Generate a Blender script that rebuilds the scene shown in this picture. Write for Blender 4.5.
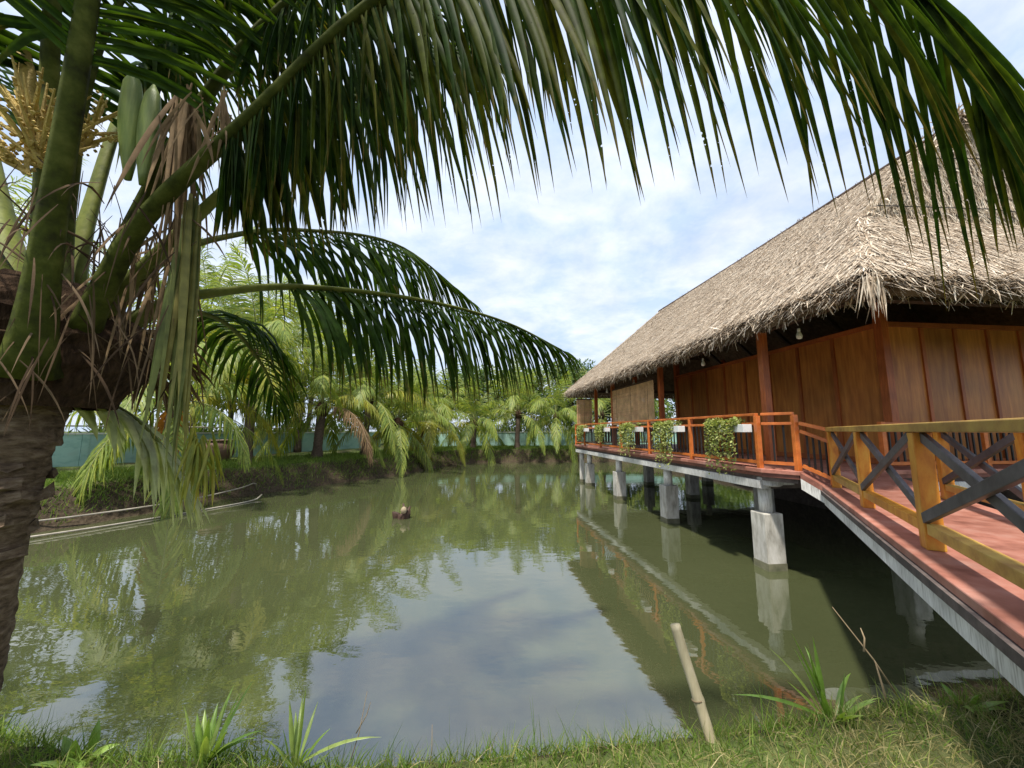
import bpy, math, random
import numpy as np
from mathutils import Vector, Matrix, noise as mnoise

for o in list(bpy.data.objects):
    bpy.data.objects.remove(o)
scene = bpy.context.scene
COL = scene.collection
R = math.radians
rng = np.random.default_rng(11)
random.seed(5)

# ------------------------------------------------------------------ camera
EYE = 2.3                                  # metres above the pond
cam_d = bpy.data.cameras.new('camera')
cam_d.sensor_width = 36.0
cam_d.lens = 36.0 * 380 / 1024
cam_d.clip_start = 0.02
cam_d.clip_end = 3000
cam = bpy.data.objects.new('camera', cam_d)
cam.location = (0, 0, EYE)
cam.rotation_euler = (R(90 + 7.05), 0, 0)
COL.objects.link(cam)
scene.camera = cam

# ------------------------------------------------------------------ sky, sun, exposure
SUN_AZ, SUN_EL = R(204), R(68)             # clockwise from +Y (the view), behind the camera to the right
sdir = Vector((math.sin(SUN_AZ) * math.cos(SUN_EL), math.cos(SUN_AZ) * math.cos(SUN_EL), math.sin(SUN_EL)))
world = bpy.data.worlds.new('World')
scene.world = world
world.use_nodes = True
wn, wl = world.node_tree.nodes, world.node_tree.links
wn.clear()
w_out = wn.new('ShaderNodeOutputWorld')
w_bg = wn.new('ShaderNodeBackground')
w_bg.inputs['Strength'].default_value = 0.1
sky = wn.new('ShaderNodeTexSky')
sky.sky_type = 'NISHITA'
sky.sun_disc = False
sky.sun_elevation = SUN_EL
sky.sun_rotation = SUN_AZ
sky.air_density = 1.0
sky.dust_density = 1.2
tc = wn.new('ShaderNodeTexCoord')
sep = wn.new('ShaderNodeSeparateXYZ')
wl.new(tc.outputs['Generated'], sep.inputs[0])
# clouds on a flat layer: direction divided by its height
zz = wn.new('ShaderNodeMath'); zz.operation = 'MAXIMUM'; zz.inputs[1].default_value = 0.0
wl.new(sep.outputs['Z'], zz.inputs[0])
za = wn.new('ShaderNodeMath'); za.operation = 'ADD'; za.inputs[1].default_value = 0.22
wl.new(zz.outputs[0], za.inputs[0])
dv = wn.new('ShaderNodeVectorMath'); dv.operation = 'DIVIDE'
cmb = wn.new('ShaderNodeCombineXYZ')
for i in range(3):
    wl.new(za.outputs[0], cmb.inputs[i])
wl.new(tc.outputs['Generated'], dv.inputs[0])
wl.new(cmb.outputs[0], dv.inputs[1])
def wnoise(scale, detail, rough, dist=0.0):
    n = wn.new('ShaderNodeTexNoise')
    n.inputs['Scale'].default_value = scale
    n.inputs['Detail'].default_value = detail
    n.inputs['Roughness'].default_value = rough
    n.inputs['Distortion'].default_value = dist
    wl.new(dv.outputs[0], n.inputs['Vector'])
    return n
n1 = wnoise(1.7, 8, 0.62, 0.35)
n2 = wnoise(4.5, 6, 0.6, 0.2)
r1 = wn.new('ShaderNodeValToRGB')
r1.color_ramp.elements[0].position = 0.36
r1.color_ramp.elements[1].position = 0.62
r1.color_ramp.elements[0].color = (0.78, 0.78, 0.78, 1)
wl.new(n1.outputs['Fac'], r1.inputs['Fac'])
r2 = wn.new('ShaderNodeValToRGB')
r2.color_ramp.elements[0].position = 0.35
r2.color_ramp.elements[1].position = 0.72
r2.color_ramp.elements[0].color = (4.9, 6.1, 8.1, 1)
r2.color_ramp.elements[1].color = (7.8, 8.2, 8.9, 1)
wl.new(n2.outputs['Fac'], r2.inputs['Fac'])
mx = wn.new('ShaderNodeMix'); mx.data_type = 'RGBA'
wl.new(r1.outputs['Color'], mx.inputs['Factor'])
wl.new(sky.outputs[0], mx.inputs['A'])
wl.new(r2.outputs['Color'], mx.inputs['B'])
wl.new(mx.outputs['Result'], w_bg.inputs['Color'])
wl.new(w_bg.outputs[0], w_out.inputs[0])

sun_d = bpy.data.lights.new('sun', 'SUN')
sun_d.energy = 4.8
sun_d.angle = R(3)
sun_d.color = (1.0, 0.94, 0.84)
sun = bpy.data.objects.new('sun', sun_d)
sun.rotation_euler = sdir.to_track_quat('Z', 'Y').to_euler()
sun.location = sdir * 60
COL.objects.link(sun)

vs = scene.view_settings
vs.view_transform = 'Standard'
vs.look = 'None'
vs.exposure = 0.5
vs.gamma = 1.0
scene.render.resolution_x, scene.render.resolution_y = 1024, 768
scene.cycles.max_bounces = 8
scene.cycles.transparent_max_bounces = 12

# ------------------------------------------------------------------ materials
def new_mat(name):
    m = bpy.data.materials.new(name)
    m.use_nodes = True
    nt = m.node_tree
    return m, nt.nodes, nt.links, nt.nodes['Principled BSDF']

def ramp(nodes, stops):
    r = nodes.new('ShaderNodeValToRGB')
    e = r.color_ramp.elements
    while len(e) < len(stops):
        e.new(0.5)
    for k, (p, c) in enumerate(stops):
        e[k].position = p
        e[k].color = (*c, 1)
    return r

def surf(name, c1, c2, scale=6.0, rough=0.7, bump=0.2, stretch=(1, 1, 1), detail=6, spec=0.4, c3=None, lo=0.3, hi=0.7, dist=0.02):
    """noise-mottled surface with grain and fine relief"""
    m, n, l, p = new_mat(name)
    t = n.new('ShaderNodeTexCoord')
    mp = n.new('ShaderNodeMapping')
    mp.inputs['Scale'].default_value = stretch
    l.new(t.outputs['Object'], mp.inputs[0])
    nz = n.new('ShaderNodeTexNoise')
    nz.inputs['Scale'].default_value = scale
    nz.inputs['Detail'].default_value = detail
    nz.inputs['Roughness'].default_value = 0.62
    l.new(mp.outputs[0], nz.inputs['Vector'])
    st = [(lo, c1), (hi, c2)] if c3 is None else [(lo, c1), ((lo + hi) / 2, c2), (hi, c3)]
    r = ramp(n, st)
    l.new(nz.outputs['Fac'], r.inputs['Fac'])
    nb = n.new('ShaderNodeTexNoise')
    nb.inputs['Scale'].default_value = scale * 0.23
    nb.inputs['Detail'].default_value = 3
    l.new(t.outputs['Object'], nb.inputs['Vector'])
    hv = n.new('ShaderNodeHueSaturation')
    mr = n.new('ShaderNodeMapRange')
    mr.inputs['From Min'].default_value = 0.3
    mr.inputs['From Max'].default_value = 0.7
    mr.inputs['To Min'].default_value = 0.72
    mr.inputs['To Max'].default_value = 1.25
    l.new(nb.outputs['Fac'], mr.inputs['Value'])
    oi = n.new('ShaderNodeObjectInfo')
    mo = n.new('ShaderNodeMapRange'); mo.inputs['To Min'].default_value = 0.86; mo.inputs['To Max'].default_value = 1.14
    l.new(oi.outputs['Random'], mo.inputs['Value'])
    mm = n.new('ShaderNodeMath'); mm.operation = 'MULTIPLY'
    l.new(mr.outputs[0], mm.inputs[0]); l.new(mo.outputs[0], mm.inputs[1])
    l.new(mm.outputs[0], hv.inputs['Value'])
    l.new(r.outputs['Color'], hv.inputs['Color'])
    l.new(hv.outputs['Color'], p.inputs['Base Color'])
    p.inputs['Roughness'].default_value = rough
    p.inputs['Specular IOR Level'].default_value = spec
    if bump:
        b = n.new('ShaderNodeBump')
        b.inputs['Strength'].default_value = bump
        b.inputs['Distance'].default_value = dist
        l.new(nz.outputs['Fac'], b.inputs['Height'])
        l.new(b.outputs[0], p.inputs['Normal'])
    return m

def leaf(name, cols, rough=0.42, trans=0.35, spec=0.5, tcol=None, var=0.35, per_object=False, tips=False, holes=False):
    """leaf blade: colour differs from blade to blade, light comes through"""
    m, n, l, p = new_mat(name)
    if per_object:
        src = n.new('ShaderNodeObjectInfo').outputs['Random']
    else:
        src = n.new('ShaderNodeNewGeometry').outputs['Random Per Island']
    r = ramp(n, [(i / max(1, len(cols) - 1), c) for i, c in enumerate(cols)])
    l.new(src, r.inputs['Fac'])
    t = n.new('ShaderNodeTexCoord')
    nz = n.new('ShaderNodeTexNoise')
    nz.inputs['Scale'].default_value = 17.0
    nz.inputs['Detail'].default_value = 4
    l.new(t.outputs['Object'], nz.inputs['Vector'])
    mr = n.new('ShaderNodeMapRange')
    mr.inputs['From Min'].default_value = 0.3
    mr.inputs['From Max'].default_value = 0.7
    mr.inputs['To Min'].default_value = 1 - var
    mr.inputs['To Max'].default_value = 1 + var
    l.new(nz.outputs['Fac'], mr.inputs['Value'])
    hv = n.new('ShaderNodeHueSaturation')
    l.new(mr.outputs[0], hv.inputs['Value'])
    l.new(r.outputs['Color'], hv.inputs['Color'])
    col = hv.outputs['Color']
    if tips:                                # dry brown ends and a paler midrib base, along the blade
        at_ = n.new('ShaderNodeAttribute'); at_.attribute_name = 'along'
        ad = n.new('ShaderNodeMath'); ad.operation = 'MULTIPLY_ADD'
        ad.inputs[1].default_value = 0.5; l.new(nz.outputs['Fac'], ad.inputs[0]); l.new(at_.outputs['Fac'], ad.inputs[2])
        rt = ramp(n, [(0.80, (0, 0, 0)), (0.97, (1, 1, 1))])
        sb = n.new('ShaderNodeMath'); sb.operation = 'SUBTRACT'; sb.inputs[1].default_value = 0.25
        l.new(ad.outputs[0], sb.inputs[0]); l.new(sb.outputs[0], rt.inputs['Fac'])
        mt = n.new('ShaderNodeMix'); mt.data_type = 'RGBA'
        l.new(rt.outputs['Color'], mt.inputs['Factor']); l.new(col, mt.inputs['A']); mt.inputs['B'].default_value = (0.11, 0.085, 0.03, 1)
        col = mt.outputs['Result']
    l.new(col, p.inputs['Base Color'])
    p.inputs['Roughness'].default_value = rough
    p.inputs['Specular IOR Level'].default_value = spec
    tr = n.new('ShaderNodeBsdfTranslucent')
    mul = n.new('ShaderNodeMix'); mul.data_type = 'RGBA'; mul.blend_type = 'MULTIPLY'
    mul.inputs['Factor'].default_value = 1.0
    l.new(col, mul.inputs['A'])
    mul.inputs['B'].default_value = (*(tcol or (2.6, 2.4, 0.9)), 1)
    l.new(mul.outputs['Result'], tr.inputs['Color'])
    ms = n.new('ShaderNodeMixShader')
    ms.inputs['Fac'].default_value = trans
    l.new(p.outputs[0], ms.inputs[1])
    l.new(tr.outputs[0], ms.inputs[2])
    if holes:                               # small insect holes through the blade
        vo = n.new('ShaderNodeTexVoronoi'); vo.inputs['Scale'].default_value = 38
        l.new(t.outputs['Object'], vo.inputs['Vector'])
        n3 = n.new('ShaderNodeTexNoise'); n3.inputs['Scale'].default_value = 3.5
        l.new(t.outputs['Object'], n3.inputs['Vector'])
        mr3 = n.new('ShaderNodeMapRange')
        mr3.inputs['From Min'].default_value = 0.48; mr3.inputs['From Max'].default_value = 0.75
        mr3.inputs['To Min'].default_value = 0.0; mr3.inputs['To Max'].default_value = 0.24
        l.new(n3.outputs['Fac'], mr3.inputs['Value'])
        lt = n.new('ShaderNodeMath'); lt.operation = 'LESS_THAN'
        l.new(vo.outputs['Distance'], lt.inputs[0]); l.new(mr3.outputs[0], lt.inputs[1])
        tp = n.new('ShaderNodeBsdfTransparent')
        m2 = n.new('ShaderNodeMixShader')
        l.new(lt.outputs[0], m2.inputs['Fac']); l.new(ms.outputs[0], m2.inputs[1]); l.new(tp.outputs[0], m2.inputs[2])
        ms = m2
    l.new(ms.outputs[0], n['Material Output'].inputs['Surface'])
    return m

MAT = {}
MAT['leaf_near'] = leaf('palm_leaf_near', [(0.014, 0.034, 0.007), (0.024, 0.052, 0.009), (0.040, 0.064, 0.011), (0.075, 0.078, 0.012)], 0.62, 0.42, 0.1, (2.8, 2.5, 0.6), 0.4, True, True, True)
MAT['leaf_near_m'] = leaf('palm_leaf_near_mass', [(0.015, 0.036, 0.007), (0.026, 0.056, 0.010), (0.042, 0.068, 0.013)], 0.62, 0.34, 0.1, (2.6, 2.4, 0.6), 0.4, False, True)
MAT['leaf_pale'] = leaf('palm_leaf_pale', [(0.34, 0.38, 0.19), (0.46, 0.49, 0.27), (0.55, 0.55, 0.30)], 0.42, 0.5, 0.5, (1.5, 1.5, 0.9), 0.2)
MAT['leaf_far'] = leaf('palm_leaf_far', [(0.11, 0.16, 0.035), (0.17, 0.23, 0.05), (0.23, 0.28, 0.06), (0.30, 0.30, 0.055)], 0.5, 0.4, 0.3, (1.9, 1.9, 0.9), 0.3)
MAT['leaf_yellow'] = leaf('palm_leaf_yellow', [(0.16, 0.20, 0.03), (0.26, 0.27, 0.035), (0.34, 0.30, 0.04)], 0.45, 0.35, 0.4, (1.6, 1.5, 0.8), 0.25)
MAT['leaf_orange'] = leaf('palm_leaf_dying', [(0.38, 0.16, 0.025), (0.46, 0.22, 0.04), (0.30, 0.13, 0.03)], 0.6, 0.35, 0.3, (1.4, 1.2, 0.8), 0.25)
MAT['leaf_dead'] = leaf('palm_leaf_dead', [(0.10, 0.062, 0.032), (0.22, 0.145, 0.075), (0.15, 0.10, 0.05)], 0.8, 0.15, 0.2, (1.3, 1.2, 1.0), 0.3)
MAT['leaf_hang'] = leaf('palm_leaf_folded', [(0.10, 0.13, 0.03), (0.16, 0.18, 0.05), (0.26, 0.22, 0.06)], 0.55, 0.2, 0.3, (1.5, 1.4, 0.8), 0.3)
MAT['tree_leaf'] = leaf('tree_leaf', [(0.05, 0.09, 0.026), (0.075, 0.125, 0.034), (0.11, 0.16, 0.045)], 0.5, 0.3, 0.4, (1.8, 1.8, 0.8), 0.3)
MAT['tree_leaf_b'] = leaf('tree_leaf_light', [(0.09, 0.15, 0.04), (0.14, 0.20, 0.055), (0.19, 0.24, 0.07)], 0.5, 0.3, 0.4, (1.8, 1.8, 0.8), 0.3)
MAT['vine'] = leaf('vine_leaf', [(0.17, 0.22, 0.05), (0.28, 0.32, 0.09), (0.40, 0.42, 0.16)], 0.5, 0.3, 0.4, (1.5, 1.5, 0.8), 0.25)
MAT['grass'] = leaf('grass_green', [(0.08, 0.15, 0.022), (0.13, 0.21, 0.034), (0.21, 0.27, 0.06)], 0.55, 0.3, 0.3, (1.8, 1.7, 0.8), 0.3)
MAT['grass_dry'] = leaf('grass_dry', [(0.24, 0.23, 0.085), (0.38, 0.33, 0.15), (0.22, 0.20, 0.07), (0.48, 0.41, 0.23)], 0.7, 0.2, 0.25, (1.3, 1.3, 0.9), 0.3)
MAT['lily'] = leaf('lily_leaf', [(0.14, 0.25, 0.045), (0.21, 0.32, 0.06), (0.28, 0.36, 0.10)], 0.38, 0.35, 0.5, (1.7, 1.7, 0.7), 0.2, True)
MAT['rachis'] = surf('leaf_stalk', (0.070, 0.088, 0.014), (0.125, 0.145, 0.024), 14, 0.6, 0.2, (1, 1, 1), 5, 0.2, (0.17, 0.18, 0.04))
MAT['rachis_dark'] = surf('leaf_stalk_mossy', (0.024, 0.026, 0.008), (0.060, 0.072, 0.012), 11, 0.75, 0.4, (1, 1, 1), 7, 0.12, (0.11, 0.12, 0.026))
MAT['rachis_far'] = surf('leaf_stalk_far', (0.16, 0.19, 0.06), (0.22, 0.23, 0.08), 8, 0.5, 0)
MAT['rachis_dead'] = surf('leaf_stalk_dead', (0.16, 0.11, 0.06), (0.28, 0.20, 0.12), 12, 0.8, 0.3)
MAT['trunk'] = surf('palm_bark', (0.055, 0.036, 0.022), (0.165, 0.115, 0.072), 16, 0.9, 0.8, (1, 1, 2.5), 8, 0.2, (0.29, 0.22, 0.15), dist=0.03)
MAT['trunk_far'] = surf('palm_bark_far', (0.06, 0.042, 0.032), (0.15, 0.11, 0.085), 10, 0.9, 0.5, (1, 1, 3), 6, 0.2)
MAT['fibre'] = surf('palm_fibre', (0.020, 0.012, 0.007), (0.075, 0.045, 0.026), 40, 0.95, 1.0, (1, 1, 0.25), 8, 0.1, dist=0.02)
MAT['strand'] = leaf('palm_fibre_strand', [(0.035, 0.022, 0.013), (0.085, 0.056, 0.032), (0.17, 0.12, 0.075)], 0.9, 0.1, 0.1, (1.2, 1.1, 1.0), 0.2)
MAT['spadix'] = surf('flower_stem', (0.38, 0.26, 0.075), (0.56, 0.42, 0.13), 30, 0.7, 0.6, (1, 1, 1), 5, 0.3)
MAT['spathe'] = surf('flower_sheath', (0.13, 0.19, 0.035), (0.22, 0.27, 0.06), 20, 0.5, 0.2, (3, 3, 0.3), 5, 0.4)
MAT['thatch'] = leaf('thatch_strip', [(0.22, 0.16, 0.11), (0.44, 0.345, 0.25), (0.58, 0.485, 0.375), (0.72, 0.64, 0.53)], 0.85, 0.06, 0.15, (1, 1, 1), 0.3)
MAT['thatch_base'] = surf('thatch_under', (0.055, 0.035, 0.022), (0.14, 0.10, 0.065), 9, 0.95, 0.6, (1, 1, 1), 8, 0.1)
MAT['wall_wood'] = surf('stained_plywood', (0.29, 0.095, 0.024), (0.42, 0.155, 0.036), 4, 0.4, 0.06, (3, 3, 0.3), 8, 0.4, (0.54, 0.225, 0.052))
MAT['batten'] = surf('brown_batten', (0.30, 0.078, 0.022), (0.40, 0.115, 0.030), 9, 0.45, 0.1, (4, 4, 0.5), 6, 0.4)
MAT['post_wood'] = surf('red_post', (0.28, 0.066, 0.018), (0.44, 0.125, 0.032), 8, 0.42, 0.1, (4, 4, 0.5), 6, 0.45)
MAT['dark_wood'] = surf('dark_beam', (0.035, 0.020, 0.014), (0.075, 0.042, 0.028), 10, 0.7, 0.2, (3, 3, 3), 6, 0.3)
MAT['rail_wood'] = surf('varnished_rail', (0.44, 0.105, 0.022), (0.60, 0.175, 0.035), 10, 0.36, 0.1, (1, 1, 1), 6, 0.5)
MAT['bridge_wood'] = surf('yellow_bridge_timber', (0.38, 0.115, 0.012), (0.56, 0.23, 0.024), 6, 0.42, 0.12, (2, 2, 0.7), 8, 0.45, (0.64, 0.36, 0.05))
MAT['bridge_rail'] = surf('weathered_yellow_rail', (0.28, 0.14, 0.034), (0.42, 0.25, 0.055), 7, 0.5, 0.15, (1, 1, 1), 8, 0.4, (0.50, 0.33, 0.07))
MAT['brace'] = surf('dark_brace', (0.050, 0.045, 0.047), (0.10, 0.092, 0.095), 12, 0.5, 0.1, (1, 1, 1), 5, 0.45)
MAT['baluster'] = surf('black_iron', (0.012, 0.011, 0.012), (0.03, 0.027, 0.027), 12, 0.5, 0.0)
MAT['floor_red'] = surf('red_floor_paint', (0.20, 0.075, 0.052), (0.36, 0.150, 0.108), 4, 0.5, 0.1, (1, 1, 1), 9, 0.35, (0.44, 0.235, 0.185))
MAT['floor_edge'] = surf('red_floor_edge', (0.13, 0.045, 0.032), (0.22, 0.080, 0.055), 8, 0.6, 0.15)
MAT['grime'] = surf('dirty_kerb', (0.060, 0.048, 0.044), (0.14, 0.11, 0.10), 10, 0.8, 0.3, (1, 1, 1), 7, 0.3)
MAT['white_paint'] = surf('streaked_white_beam', (0.33, 0.31, 0.28), (0.60, 0.59, 0.56), 9, 0.65, 0.15, (6, 6, 0.8), 8, 0.3, (0.72, 0.71, 0.68))
MAT['concrete'] = surf('pier_concrete', (0.24, 0.225, 0.19), (0.44, 0.42, 0.37), 6, 0.85, 0.3, (1.6, 1.6, 0.5), 8, 0.2, (0.58, 0.56, 0.52))
MAT['concrete_dark'] = surf('wet_concrete', (0.075, 0.078, 0.042), (0.17, 0.16, 0.10), 7, 0.6, 0.3)
MAT['white_plastic'] = surf('white_plastic', (0.66, 0.67, 0.66), (0.76, 0.77, 0.76), 6, 0.4, 0.0)
MAT['pipe'] = surf('old_pvc_pipe', (0.28, 0.25, 0.20), (0.40, 0.36, 0.30), 8, 0.55, 0.05)
MAT['teal'] = surf('teal_wall_paint', (0.20, 0.34, 0.30), (0.29, 0.45, 0.40), 2.2, 0.7, 0.1, (1, 1, 2.0), 8, 0.25, (0.29, 0.42, 0.37))
MAT['coping'] = surf('pale_coping', (0.48, 0.50, 0.48), (0.66, 0.68, 0.66), 4, 0.7, 0.1)
MAT['clay'] = surf('brown_glaze', (0.11, 0.062, 0.046), (0.19, 0.115, 0.085), 6, 0.5, 0.1)
MAT['bamboo'] = surf('bamboo_pole', (0.42, 0.36, 0.22), (0.58, 0.51, 0.34), 10, 0.5, 0.1, (5, 5, 0.5), 6, 0.4)
MAT['blind'] = surf('bamboo_blind', (0.45, 0.27, 0.13), (0.62, 0.40, 0.21), 18, 0.7, 0.2, (0.6, 0.6, 8), 6, 0.25)
MAT['twig'] = surf('dry_twig', (0.22, 0.16, 0.09), (0.34, 0.26, 0.16), 20, 0.8, 0.1)
MAT['cord'] = surf('black_cord', (0.015, 0.015, 0.015), (0.03, 0.03, 0.03), 8, 0.6, 0)
MAT['bark'] = surf('tree_bark', (0.07, 0.055, 0.04), (0.15, 0.12, 0.09), 8, 0.9, 0.5, (1, 1, 0.4))
MAT['roof_far'] = surf('faded_tin', (0.30, 0.30, 0.30), (0.42, 0.42, 0.43), 5, 0.6, 0)
MAT['shell'] = surf('pale_husk', (0.26, 0.20, 0.12), (0.42, 0.35, 0.23), 14, 0.8, 0.3)

# lamp glass: unlit, milky
m, n, l, p = new_mat('milk_glass')
p.inputs['Base Color'].default_value = (0.8, 0.8, 0.78, 1)
p.inputs['Roughness'].default_value = 0.2
MAT['bulb'] = m

# pond water: murky green body under a reflecting, slightly rippled skin
m, n, l, p = new_mat('pond_water')
t = n.new('ShaderNodeTexCoord')
nz = n.new('ShaderNodeTexNoise'); nz.inputs['Scale'].default_value = 0.35; nz.inputs['Detail'].default_value = 4
l.new(t.outputs['Object'], nz.inputs['Vector'])
r = ramp(n, [(0.3, (0.047, 0.055, 0.023)), (0.7, (0.062, 0.070, 0.031))])
l.new(nz.outputs['Fac'], r.inputs['Fac'])
l.new(r.outputs['Color'], p.inputs['Base Color'])
p.inputs['Roughness'].default_value = 0.015
p.inputs['IOR'].default_value = 2.3
p.inputs['Specular IOR Level'].default_value = 0.6
mp = n.new('ShaderNodeMapping'); mp.inputs['Scale'].default_value = (1.0, 1.6, 1.0)
l.new(t.outputs['Object'], mp.inputs[0])
na = n.new('ShaderNodeTexNoise'); na.inputs['Scale'].default_value = 1.5; na.inputs['Detail'].default_value = 2
nb = n.new('ShaderNodeTexNoise'); nb.inputs['Scale'].default_value = 5.0; nb.inputs['Detail'].default_value = 2
l.new(mp.outputs[0], na.inputs['Vector']); l.new(mp.outputs[0], nb.inputs['Vector'])
ba = n.new('ShaderNodeBump'); ba.inputs['Strength'].default_value = 0.05; ba.inputs['Distance'].default_value = 0.06
bb = n.new('ShaderNodeBump'); bb.inputs['Strength'].default_value = 0.045; bb.inputs['Distance'].default_value = 0.02
l.new(na.outputs['Fac'], ba.inputs['Height']); l.new(nb.outputs['Fac'], bb.inputs['Height'])
l.new(ba.outputs[0], bb.inputs['Normal']); l.new(bb.outputs[0], p.inputs['Normal'])
MAT['water'] = m

# soil with grass: earth showing through in patches and on the steep banks
m, n, l, p = new_mat('bank_soil')
t = n.new('ShaderNodeTexCoord')
nz = n.new('ShaderNodeTexNoise'); nz.inputs['Scale'].default_value = 0.9; nz.inputs['Detail'].default_value = 8
nf = n.new('ShaderNodeTexNoise'); nf.inputs['Scale'].default_value = 14; nf.inputs['Detail'].default_value = 6
l.new(t.outputs['Object'], nz.inputs['Vector']); l.new(t.outputs['Object'], nf.inputs['Vector'])
rg = ramp(n, [(0.3, (0.050, 0.080, 0.020)), (0.7, (0.12, 0.145, 0.045))])
rs = ramp(n, [(0.3, (0.030, 0.022, 0.014)), (0.7, (0.085, 0.064, 0.042))])
l.new(nf.outputs['Fac'], rg.inputs['Fac']); l.new(nf.outputs['Fac'], rs.inputs['Fac'])
gm = n.new('ShaderNodeNewGeometry')
sx = n.new('ShaderNodeSeparateXYZ'); l.new(gm.outputs['Normal'], sx.inputs[0])
mrr = n.new('ShaderNodeMapRange')
mrr.inputs['From Min'].default_value = 0.80; mrr.inputs['From Max'].default_value = 0.97
l.new(sx.outputs['Z'], mrr.inputs['Value'])
ml = n.new('ShaderNodeMath'); ml.operation = 'MULTIPLY'
rp = ramp(n, [(0.38, (0.25, 0.25, 0.25)), (0.55, (1, 1, 1))])
l.new(nz.outputs['Fac'], rp.inputs['Fac'])
l.new(mrr.outputs[0], ml.inputs[0]); l.new(rp.outputs['Color'], ml.inputs[1])
mxg = n.new('ShaderNodeMix'); mxg.data_type = 'RGBA'
l.new(ml.outputs[0], mxg.inputs['Factor']); l.new(rs.outputs['Color'], mxg.inputs['A']); l.new(rg.outputs['Color'], mxg.inputs['B'])
l.new(mxg.outputs['Result'], p.inputs['Base Color'])
p.inputs['Roughness'].default_value = 0.95
p.inputs['Specular IOR Level'].default_value = 0.15
bp = n.new('ShaderNodeBump'); bp.inputs['Strength'].default_value = 0.7; bp.inputs['Distance'].default_value = 0.05
l.new(nf.outputs['Fac'], bp.inputs['Height']); l.new(bp.outputs[0], p.inputs['Normal'])
MAT['soil'] = m

# ------------------------------------------------------------------ object helpers
def link(o, parent=None, label=None, cat=None, group=None, kind=None):
    COL.objects.link(o)
    if parent is not None:
        o.parent = parent
    if label: o['label'] = label
    if cat: o['category'] = cat
    if group: o['group'] = group
    if kind: o['kind'] = kind
    return o

def empty(name, loc, rz=0.0, **kw):
    o = bpy.data.objects.new(name, None)
    o.empty_display_size = 0.2
    o.location = loc
    o.rotation_euler = (0, 0, rz)
    return link(o, **kw)

def np_mesh(name, verts, quads, tris=None, smooth=False):
    """fast mesh from arrays"""
    me = bpy.data.meshes.new(name)
    verts = np.asarray(verts, np.float32).reshape(-1, 3)
    quads = np.asarray(quads, np.int32).reshape(-1, 4) if quads is not None and len(quads) else np.zeros((0, 4), np.int32)
    tris = np.asarray(tris, np.int32).reshape(-1, 3) if tris is not None and len(tris) else np.zeros((0, 3), np.int32)
    me.vertices.add(len(verts))
    me.vertices.foreach_set('co', verts.ravel())
    nl = quads.size + tris.size
    me.loops.add(nl)
    me.loops.foreach_set('vertex_index', np.concatenate([quads.ravel(), tris.ravel()]))
    me.polygons.add(len(quads) + len(tris))
    starts = np.concatenate([np.arange(len(quads)) * 4, quads.size + np.arange(len(tris)) * 3]).astype(np.int32)
    me.polygons.foreach_set('loop_start', starts)
    if smooth:
        me.polygons.foreach_set('use_smooth', np.ones(len(quads) + len(tris), bool))
    me.update(calc_edges=True)
    me.validate()
    return me

def obj_from(name, me, mat, parent=None, **kw):
    me.materials.append(MAT[mat] if isinstance(mat, str) else mat)
    return link(bpy.data.objects.new(name, me), parent, **kw)

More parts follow.
